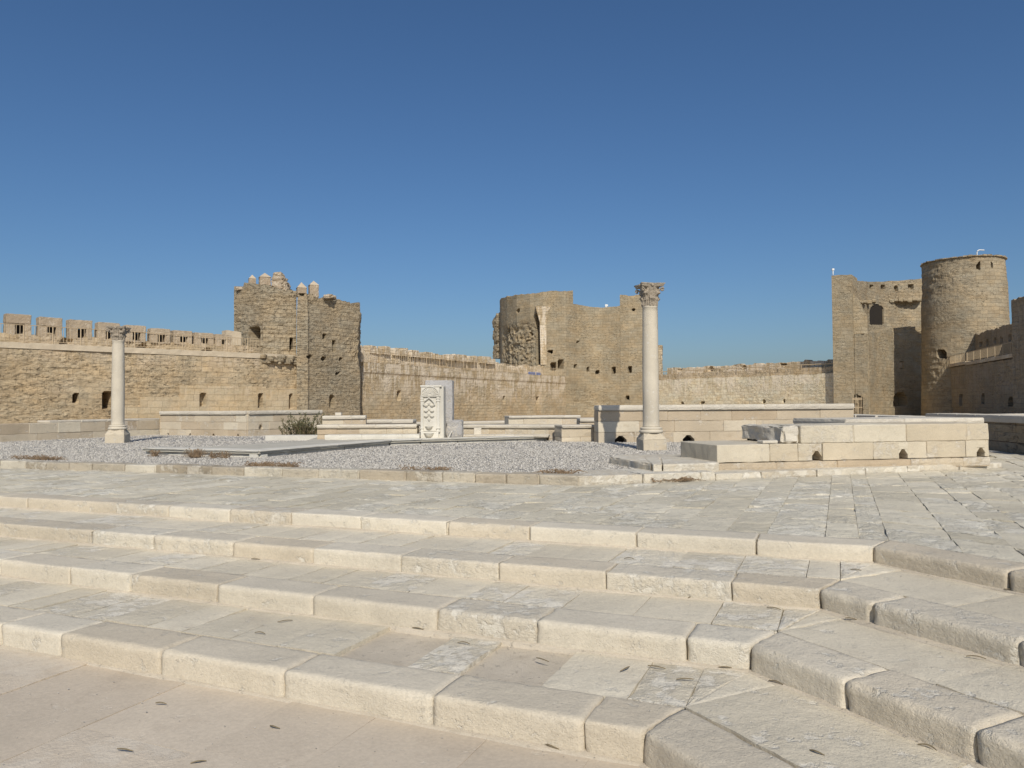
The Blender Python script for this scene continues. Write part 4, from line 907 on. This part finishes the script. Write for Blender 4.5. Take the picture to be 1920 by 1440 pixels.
curtain('stub', [V2(at(1228, 105)), V2(at(1243.5, 105.5)), V2(at(1244, 108))], -.1, [zat(1235, 648, 105)] * 3, M['wall'], 2, .2, 34, ragged=.3, parent=t2_)
curtain('ruined_flank', [V2(at(922, 119)), V2(at(930, 117.5)), V2(at(940, 117))], zat(930, 672, 118), [zat(922, 600, 119), zat(930, 590, 118), zat(938, 586, 117)], M['tower'], 2, .2, 35, ragged=.4, parent=t2_, ero=.3, eromask=(-.5, .1))
m2 = MB()           # corbelled buttress tapering down to a flat pilaster
def ring(pa, pb, Y, out, z):
    a_, b_ = V2(at(pa, Y)), V2(at(pb, Y)); q = quad_on(a_, b_, 0, (b_ - a_).length, -out, .8); return [(p.x, p.y, z) for p in q]
Yb = 104.3; lv_ = [ring(1014, 1025, Yb, .25, zat(1020, 684, Yb)), ring(1013, 1025, Yb, .25, zat(1020, 604, Yb)), ring(1005, 1033, Yb - .2, .55, zat(1020, 575, Yb))]
vs = sum(lv_, []); fs = [(i * 4 + k, i * 4 + (k + 1) % 4, (i + 1) * 4 + (k + 1) % 4, (i + 1) * 4 + k) for i in range(2) for k in range(4)] + [(8, 9, 10, 11)]
m2.add(vs, fs, (.5, 0), [(p[0] * 1.0, p[2]) for p in vs]); m2.build('buttress', M['wallb'], t2_)
m2 = MB(); p = at(1138, 108.6); box(m2, (p[0], p[1], zat(1138, 578, 109)), .2, .2, .5); box(m2, (p[0] + .05, p[1], zat(1138, 575, 109)), .42, .25, .25); tag(m2.build('spotlight', M['white']), 'tiny white lamp housing on the round tower curtain top', 'lamp')
# ---- wall C
C0, C1 = V2(at(1228, 99)), V2(at(1566, 80.5)); pC = [C0, V2(at(1400, 89)), C1]
tC = thing('citadel_wall', 'pale block-faced citadel wall between the round tower and the right towers', 'wall', (C0.x, C0.y, 0))
curtain('wall_face', pC, -.1, [WZ - .7] * 3, M['wallc'], 2.6, .18, 41, bw=.62, bh=.34, blkamp=.03, ero=.07, eromask=(.1, .5), ragged=.05, parent=tC,
        holes=[(1279, 755, 6, 4), (1317, 755, 8, 5), (1432, 753, 7, 5), (1470, 753, 4, 5)])
curtain('walkway_edge', shift(pC, .35), WZ - .9, [WZ] * 3, M['wall'], 2.2, .2, 42, blkamp=.03, ero=.05, ragged=.06, parent=tC)
curtain('parapet', shift(pC, 2.6), WZ - .2, [6.35, 6.35, 6.4], M['wallb'], .8, .2, 43, blkamp=.06, ero=.1, ragged=.2, parent=tC, deep=.6,
        holes=[(1275, 693, 8, 6, 'a'), (1332, 691, 9, 7, 'a'), (1395, 689, 9, 6, 'a'), (1470, 684, 12, 4)])
m2 = MB(); pc2 = shift(pC, .4); tube(m2, [(p.x, p.y, WZ + .35) for p in pc2], .05, 5); tr = thing('handrail', 'plain tan handrail on the pale right-hand citadel wall', 'railing', (pc2[0].x, pc2[0].y, WZ)); m2.build('top_rail', M['metal'], tr)
for i in range(9):
    p = pc2[0].lerp(pc2[-1], (i + .5) / 9); m2 = MB(); box(m2, (p.x, p.y, WZ - .02), .05, .05, .4); m2.build('post', M['metal'], tr)
# ---- tower 3: pier, concave wall, cylinder
t3_ = thing('gate_tower', 'tall square pier and concave wall with an arched niche beside the big drum tower', 'tower', (*at(1610, 80), 0))
pp = [V2(at(1563, 83)), V2(at(1563, 79.6)), V2(at(1601, 80.0)), V2(at(1604, 82.5))]
curtain('pier', [V2(at(1563, 79.8)), V2(at(1601, 78.7))], -.1, [zat(1563, 516, 79.8), zat(1601, 515, 78.7)], M['tower2'], 3, .2, 51, bw=.9, bh=.4, blkamp=.05, ero=.08, eromask=(.1, .5), ragged=.1, parent=t3_)
curtain('lower_face', [V2(at(1600, 78.78)), V2(at(1628, 77.9)), V2(at(1630, 80.6)), V2(at(1645, 84.5)), V2(at(1678, 89.2)), V2(at(1750, 91))], -.1,
        [zat(1600, 626, 78.6), zat(1627, 626, 77.8), zat(1630, 624, 81), zat(1645, 622, 84.5), zat(1678, 616, 89.2), zat(1750, 608, 91)], M['tower2'], 1.2, .2, 52, bw=.9, bh=.4, blkamp=.05, ero=.10, eromask=(.05, .4), ragged=.15, parent=t3_,
        holes=[(1606, 762, 20, 42, 'a'), (1688, 748, 23, 25, 'a'), (1690, 685, 8, 10)], u0=7, deep=1.8)
cw = [V2(at(1600, 82.4)), V2(at(1616, 88)), V2(at(1632, 92)), V2(at(1656, 95)), V2(at(1690, 96.5)), V2(at(1750, 97))]
curtain('concave_wall', cw, 5, [zat(1600, 525, 82.4), zat(1616, 527, 88), zat(1632, 528, 92), zat(1656, 528, 95), zat(1690, 526, 96.5), zat(1750, 521, 97)], M['drumm'], .5, .2, 53, bw=.9, bh=.4, blkamp=.03, ero=.07, eromask=(.2, .5), ragged=.05, parent=t3_, smoothn=True, u0=20,
        holes=[(1634, 540, 6, 8), (1655, 540, 7, 8), (1680, 540, 7, 8), (1708, 538, 7, 9), (1644, 590, 26, 36, 'a')], deep=3.6)
m2 = MB(); pa_, pb_ = at(1632, 92.35), at(1657, 95.25)   # near-black plate, painted shade inside the arched opening
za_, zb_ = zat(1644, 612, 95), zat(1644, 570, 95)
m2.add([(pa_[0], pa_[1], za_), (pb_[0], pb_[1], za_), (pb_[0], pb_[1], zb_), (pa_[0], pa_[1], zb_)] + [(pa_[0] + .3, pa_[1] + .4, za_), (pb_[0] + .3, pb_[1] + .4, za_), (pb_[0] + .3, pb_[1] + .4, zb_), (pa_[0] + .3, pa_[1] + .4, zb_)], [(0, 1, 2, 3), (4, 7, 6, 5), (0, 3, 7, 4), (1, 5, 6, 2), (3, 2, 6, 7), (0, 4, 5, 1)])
m2.build('arch_shade_plate', M['dark'], t3_)
m2 = MB()
for i in range(14):
    a_ = 1612 + i * 8.5; Y = min(96, 87 + i * 2); zz = zat(a_, 566 - i * .3, Y); blk(m2, [V2(at(a_, Y - .3 - random.random() * .25)), V2(at(a_ + 9, Y - .3 - random.random() * .2)), V2(at(a_ + 9, Y + .6)), V2(at(a_, Y + .6))], zz - random.uniform(.1, .3), zz + random.uniform(.1, .35), .2, .06, .08, random.random(), .8, i, bottom=True, edge=.1)
m2.build('broken_ledge', M['tower2'], t3_)
cu = [V2(at(1601, 79.2)), V2(at(1612, 79)), V2(at(1629, 78.8))]
curtain('shoulder', cu, 6, [zat(1601, 545, 80), zat(1612, 560, 80.2), zat(1629, 592, 80.4)], M['tower2'], 3.5, .18, 55, bw=.9, bh=.4, parent=t3_, ragged=.5, ero=.1)
mg = MB(); Yg = 78.0
for i in range(7): x, y = at(1597.5 + i * 2.9, Yg); box(mg, (x, y, .2), .035, .035, zat(1606, 745, Yg) - .2)
for zz in (1.2, 2.0, zat(1606, 747, Yg)): tube(mg, [(*at(1597, Yg), zz), (*at(1616, Yg), zz)], .04, 5)
mg.build('gate_grille', M['metal'], t3_)
mg = MB()
for i in range(4): x, y = at(1685 + i * 2.2, 83.0); box(mg, (x, y, zat(1690, 690, 83)), .04, .04, .6)
mg.build('window_bars', M['iron'], t3_)
m2 = MB(); p = at(1566, 81); z = zat(1566, 515, 81); box(m2, (p[0], p[1], z), .08, .08, .55); box(m2, (p[0], p[1], z + .45), .22, .2, .2); tag(m2.build('beacon', M['white']), 'small white lamp post on the square pier of the right towers', 'lamp')
# cylinder
cc = Vector((49.35, 83.5)); CRd = 4.03
td = thing('drum_tower', 'big sunlit cylindrical tower with a flat crumbling rim', 'tower', (cc.x, cc.y, 0))
pth = []; tp = []
for i in range(37):
    aa = math.atan2(-cc.y, -cc.x) - R(105) + R(210) * i / 36; pth.append(cc + Vector((math.cos(aa), math.sin(aa))) * CRd); tp.append(zat(1815, 481, 80))
curtain('drum', pth, -.1, tp, M['drumm'], 2.5, .2, 61, bw=.95, bh=.4, blkamp=.05, ero=.13, eromask=(.0, .4), ragged=.10, parent=td, smoothn=True, batter=.02, deep=1.6,
        holes=[(1767, 665, 17, 14), (1835, 498, 3, 12), (1861, 498, 3, 10), (1892, 592, 4, 7)])
m2 = MB()
for i in range(30):
    aa = math.atan2(-cc.y, -cc.x) - R(100) + R(200) * i / 30; r_ = CRd
    q = [cc + Vector((math.cos(aa + R(o)), math.sin(aa + R(o)))) * k for (o, k) in ((0, r_ + .03 + random.random() * .1), (6.4, r_ + .03 + random.random() * .1), (6.4, r_ - .6), (0, r_ - .6))]
    blk(m2, q, tp[0] - .05, tp[0] + .05 + random.random() * .1, .2, .03, .04, random.random() * .5, .8, i, bottom=True, edge=.08)
m2.build('rim', M['tower'], td)
m2 = MB(); x, y = at(1838, 84); z = zat(1838, 478, 84); pts = [(x, y, z - .3)] + [(x + .35 - .35 * math.cos(R(t)), y, z + .25 + .3 * math.sin(R(t))) for t in range(0, 91, 15)] + [(x + .8, y, z + .52)]
tag(m2.build('x', M['white']) if 0 else (tube(m2, pts, .06, 5), m2.build('floodlight_pole', M['white']))[1], 'thin white hooked lamp pole on top of the cylindrical tower', 'lamp')
# ---- wall D and tower 4, in shade
D0, D1 = V2(at(1750, 88)), V2(at(1903, 62)); pD = [V2(at(1741, 87)), D1 + (D1 - D0) * .6]
pD = [D0 + (D0 - D1) * .04, D0.lerp(D1, .5), D1, D1 + (D1 - D0) * .8]
tD = thing('citadel_wall', 'shaded grimy citadel wall below the cylindrical tower at the right', 'wall', (D1.x, D1.y, 0))
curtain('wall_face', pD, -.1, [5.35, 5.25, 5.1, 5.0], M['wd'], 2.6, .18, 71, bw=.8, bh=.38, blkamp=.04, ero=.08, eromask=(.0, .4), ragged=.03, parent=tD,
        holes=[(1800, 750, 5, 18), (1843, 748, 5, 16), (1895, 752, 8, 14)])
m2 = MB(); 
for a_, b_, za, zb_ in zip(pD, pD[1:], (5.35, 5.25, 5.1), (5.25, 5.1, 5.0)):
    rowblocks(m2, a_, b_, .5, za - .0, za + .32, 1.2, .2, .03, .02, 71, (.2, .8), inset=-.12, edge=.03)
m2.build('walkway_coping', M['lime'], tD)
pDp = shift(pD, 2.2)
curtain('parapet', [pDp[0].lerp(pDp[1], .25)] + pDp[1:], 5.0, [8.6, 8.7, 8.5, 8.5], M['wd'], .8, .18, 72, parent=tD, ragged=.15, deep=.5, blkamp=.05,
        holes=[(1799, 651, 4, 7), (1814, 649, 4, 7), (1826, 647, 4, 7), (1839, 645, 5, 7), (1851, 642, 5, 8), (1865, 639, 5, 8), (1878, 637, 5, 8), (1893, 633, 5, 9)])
railing('tan railing on the shaded citadel wall at the right', [pD[0], pD[1], pD[2]], 5.55, .95, 2.2, .3, nparts=40)
E0 = V2(at(1900, 61)); E1 = V2((37.5, 46)); 
t4 = thing('corner_tower', 'dark shaded tower cut off by the right edge of the picture', 'tower', (E0.x, E0.y, 0))
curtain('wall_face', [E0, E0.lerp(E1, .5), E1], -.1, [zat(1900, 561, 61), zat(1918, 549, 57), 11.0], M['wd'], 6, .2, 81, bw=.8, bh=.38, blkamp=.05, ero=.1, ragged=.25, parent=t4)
# ================================================================== PLANTS AND LITTER
def bush(x, y, z):
    t = thing('bush', 'straggly olive-green bush growing against the coped garden wall', 'bush', (x, y, z)); rd = random.Random(3); st = MB(); lf = MB()
    for i in range(120):
        cx = rd.gauss(0, .25); aa = rd.gauss(math.pi / 2 - cx * .9, .3); L = rd.uniform(.35, .65) if rd.random() < .75 else rd.uniform(.65, .98)
        dy = rd.gauss(0, .25); pts = []; y0 = rd.gauss(0, .12)
        for k in range(6):
            s_ = k / 5 * L; pts.append(Vector((x + cx + math.cos(aa) * s_ + .04 * math.sin(s_ * 9 + i), y + y0 + dy * s_, z + math.sin(aa) * s_ * (1 - .15 * s_))))
        tube(st, pts, [.007, .006, .005, .004, .003, .002], 4)
        for k in range(int(L * 60)):
            s_ = rd.uniform(.12, 1) * 5; j = min(4, int(s_)); p = pts[j].lerp(pts[j + 1], s_ - j); l_ = rd.uniform(.04, .09); th = rd.uniform(0, 6.28); el = rd.uniform(.2, 1.2)
            d = Vector((math.cos(th) * math.cos(el), math.sin(th) * math.cos(el), math.sin(el))); sd_ = d.cross(Vector((0, 0, 1))).normalized() * l_ * .14; sd_.rotate(Matrix.Rotation(rd.uniform(0, 3), 3, d))
            m_ = p + d * l_ * .5 + Vector((0, 0, .004)); e_ = p + d * l_; lf.add([tuple(p), tuple(m_ + sd_), tuple(e_), tuple(m_ - sd_)], [(0, 1, 2, 3)])
    st.build('stem', M['twig'], t); lf.build('foliage', M['bush'], t)
bx = at(571, 23.4); bush(bx[0], bx[1], ZG)
def weeds(px, py, z, wpx, n_, label, hgt=.08, off=0, mat='twig'):
    c_ = G(px, py, z); wm = wpx / F * c_[1]; m_ = MB(); rd = random.Random(px)
    cl = [rd.uniform(-.5, .5) for _ in range(max(2, int(wpx / 22)))]
    for i in range(n_):
        x = c_[0] + (cl[i % len(cl)] + rd.gauss(0, .06 + .03 * (i % 3))) * wm; y = c_[1] + rd.gauss(0, .05) - (x - c_[0]) * off; th = rd.uniform(0, 6.28); L = rd.uniform(.08, .26); h = rd.uniform(.3, 1.2) * hgt * 1.5
        tube(m_, [(x, y, z), (x + math.cos(th) * L * .5, y + math.sin(th) * L * .3, z + h), (x + math.cos(th) * L, y + math.sin(th) * L * .5, z + h * .6 * rd.random())], [.005, .004, .002], 4)
        for k in range(2):
            a_ = rd.uniform(0, 6.28); q = .015; xx, yy, zz = x + math.cos(th) * L * .5, y + math.sin(th) * L * .3, z + h * rd.random()
            m_.add([(xx, yy, zz), (xx + math.cos(a_) * q, yy, zz + q * .5), (xx + math.cos(a_) * q * 2, yy + math.sin(a_) * q, zz + q), (xx + q * .3, yy + q * .3, zz + q)], [(0, 1, 2, 3)])
    tag(m_.build('dry_weeds', M[mat]), label, 'weeds', 'dry weeds along the gravel')
zg = ZG + .01
weeds(75, 862, zg, 110, 110, 'brown dry weeds by the kerb at the far left', .05, .38)
weeds(490, 875, zg, 140, 130, 'brown dry weeds by the kerb below the platform corner', .05, .38)
weeds(800, 882, zg, 70, 50, 'sparse dry weeds at the kerb below the fountain', .04, .38)
weeds(1050, 888, zg, 60, 40, 'sparse dry weeds at the kerb left of the landing', .04, .38)
weeds(290, 856, zg, 18, 30, 'small dry tuft under the left end of the marble platform', .08)
weeds(362, 858, zg, 34, 80, 'dense dark dry tuft under the middle of the marble lip', .1)
weeds(410, 859, zg, 26, 45, 'thin dry tuft under the marble lip near its corner', .08)
weeds(1265, 902, ZT + .01, 70, 70, 'line of dry weeds in the joint of the plinth step', .03, -.1)
for k, f in enumerate(FR):                 # wind-blown sand along the foot of each riser
    m_ = MB(); rd = random.Random(k + 900); zb = LV[k]
    for (P0, dd_, L) in ((ext(f), f['d'], (f['C'] - f['A']).length + LEFT), (f['C'], f['d2'], 7)):
        nn_ = Vector((-dd_.y, dd_.x)); n_ = int(L / .08); vs = []
        for i in range(n_ + 1):
            s_ = L * i / n_; p = P0 + dd_ * s_; w_ = .012 + .05 * max(0, nz3(s_ * .8, k, 3) + .25) + .02 * abs(nz3(s_ * 5, k, 8)); h = w_ * .28
            for (o, zz) in ((.03, h), (0, h * .8), (-w_ * .5, h * .3), (-w_, -.004), (-w_ - .004, -.05)): q = p + nn_ * o; vs.append((q.x, q.y, zb + zz))
        m_.add(vs, [(a_ * 5 + j, a_ * 5 + j + 1, a_ * 5 + j + 6, a_ * 5 + j + 5) for a_ in range(n_) for j in range(4)], (.6, 0))
    m_.f = [tuple(reversed(q)) for q in m_.f]
    o = m_.build('blown_sand', M['sand'], None, True); tag(o, 'pale sand drifted along the foot of the ' + ['lowest', 'second', 'third', 'topmost'][k] + ' stone step', 'sand', kind='stuff')
def grit():
    m_ = MB(); rd = random.Random(77)
    for k in range(1500):
        px, py = rd.uniform(-200, 2100), rd.uniform(960, 1500); z = None
        for lv in (0, 1, 2, 3):
            p = V2(G(px, py, LV[lv])); f = FR[lv]; n1_ = Vector((-f['d'].y, f['d'].x)); n2_ = Vector((-U2.y, U2.x)); ok = lambda f_, q: min((q - f_['C']).dot(Vector((-f_['d'].y, f_['d'].x))), (q - f_['C']).dot(n2_))
            if (lv == 0 or ok(FR[lv - 1], p) > .04) and ok(f, p) < -.01 and abs(ok(f, p)) < 9:
                if rd.random() < .45 and ok(f, p) < -.35: continue
                z = LV[lv]; break
        if z is None or p.length > 12: continue
        r_ = rd.uniform(.0015, .005) * (1.5 if rd.random() < .08 else 1); vs = [(p.x + a_ * r_ * rd.uniform(.6, 1.3), p.y + b_ * r_ * rd.uniform(.6, 1.3), z + .002 + c_ * r_ * .6) for a_, b_, c_ in ((1, 0, .3), (0, 1, .3), (-1, 0, .3), (0, -1, .3), (0, 0, 1), (0, 0, -.6))]
        m_.add(vs, [(0, 1, 4), (1, 2, 4), (2, 3, 4), (3, 0, 4), (1, 0, 5), (2, 1, 5), (3, 2, 5), (0, 3, 5)], (rd.random() * .6, 0))
    tag(m_.build('grit', M['gravel']), 'tiny stone chips and grit scattered over the paving and steps', 'grit', kind='stuff')
grit()
def leaf_mesh(i):
    rd = random.Random(i); m_ = MB(); L = rd.uniform(.06, .11); n_ = 8; vs = []; bend = rd.uniform(-.35, .35)
    for k in range(n_ + 1):
        f_ = k / n_; w_ = .0055 * math.sin(math.pi * min(1, f_ * 1.05 + .02)) ** .7; x = (f_ - .5) * L; y = bend * L * (f_ - .5) ** 2 * 2; z = .003 + .007 * math.sin(math.pi * f_)
        vs += [(x, y - w_, z), (x, y, z - .003), (x, y + w_, z + .002)]
    fs = []
    for k in range(n_):
        a_ = k * 3; fs += [(a_, a_ + 3, a_ + 4, a_ + 1), (a_ + 1, a_ + 4, a_ + 5, a_ + 2)]
    m_.add(vs, fs); return m_
lv = [(133, 1234, 0, -12), (165, 1238, 0, -14), (190, 1245, 0, 0), (485, 1296, 0, 30), (520, 1305, 0, -8), (565, 1312, 0, -12), (630, 1324, 0, -10), (715, 1343, 0, -15), (880, 1372, 0, -20), (1030, 1403, 0, -22), (512, 1367, 0, -10), (232, 1410, 0, 5), (372, 1433, 0, 40), (300, 1322, 0, 10),
      (782, 1181, Z1, -8), (870, 1208, Z1, -5), (1015, 1240, Z1, -25), (1175, 1257, Z1, 70), (1230, 1254, Z1, -10), (1285, 1277, Z1, 20), (1360, 1255, Z1, 10), (535, 1167, Z1, 45), (488, 1189, Z1, 0), (318, 1118, Z1, 0), (1455, 1282, Z1, -30), (1530, 1415, Z1, -30), (1740, 1403, Z1, -30),
      (890, 1077, Z2, -10), (985, 1085, Z2, -5), (1085, 1094, Z2, 0), (1135, 1098, Z2, 0), (1237, 1109, Z2, 0), (1335, 1120, Z2, -5), (1298, 1121, Z2, 70), (1450, 1143, Z2, -20), (1830, 1235, Z2, -10), (478, 1050, Z2, 0), (1595, 1163, Z2, -15),
      (1003, 1013, Z3, 0), (1108, 1016, Z3, 0), (1180, 1049, Z3, 0), (585, 981, Z3, 0), (1900, 1109, Z3, -10), (1605, 1071, Z3, 0)]
DESC = {0: 'on the smooth lower paving', Z1: 'on the lowest tread', Z2: 'on the second tread', Z3: 'on the third tread'}
ORD = 'leftmost|second|third|fourth|fifth|sixth|seventh|eighth|ninth|tenth|eleventh|twelfth|thirteenth|fourteenth|fifteenth'.split('|')
for z in DESC:
    row = sorted(l for l in lv if l[2] == z)
    for i, (px, py, z_, an) in enumerate(row):
        p = G(px, py, z); me = leaf_mesh((i * 5 + int(px)) % 11); o = me.build('fallen_leaf', M['leaf']); o.location = (p[0], p[1], z + .004); o.rotation_euler = (0, 0, R(an - 20))
        tag(o, 'curled brown fallen leaf ' + DESC[z] + ', ' + ORD[i] + ('' if i == 0 else ' from the left'), 'leaf', 'fallen leaves on the steps')
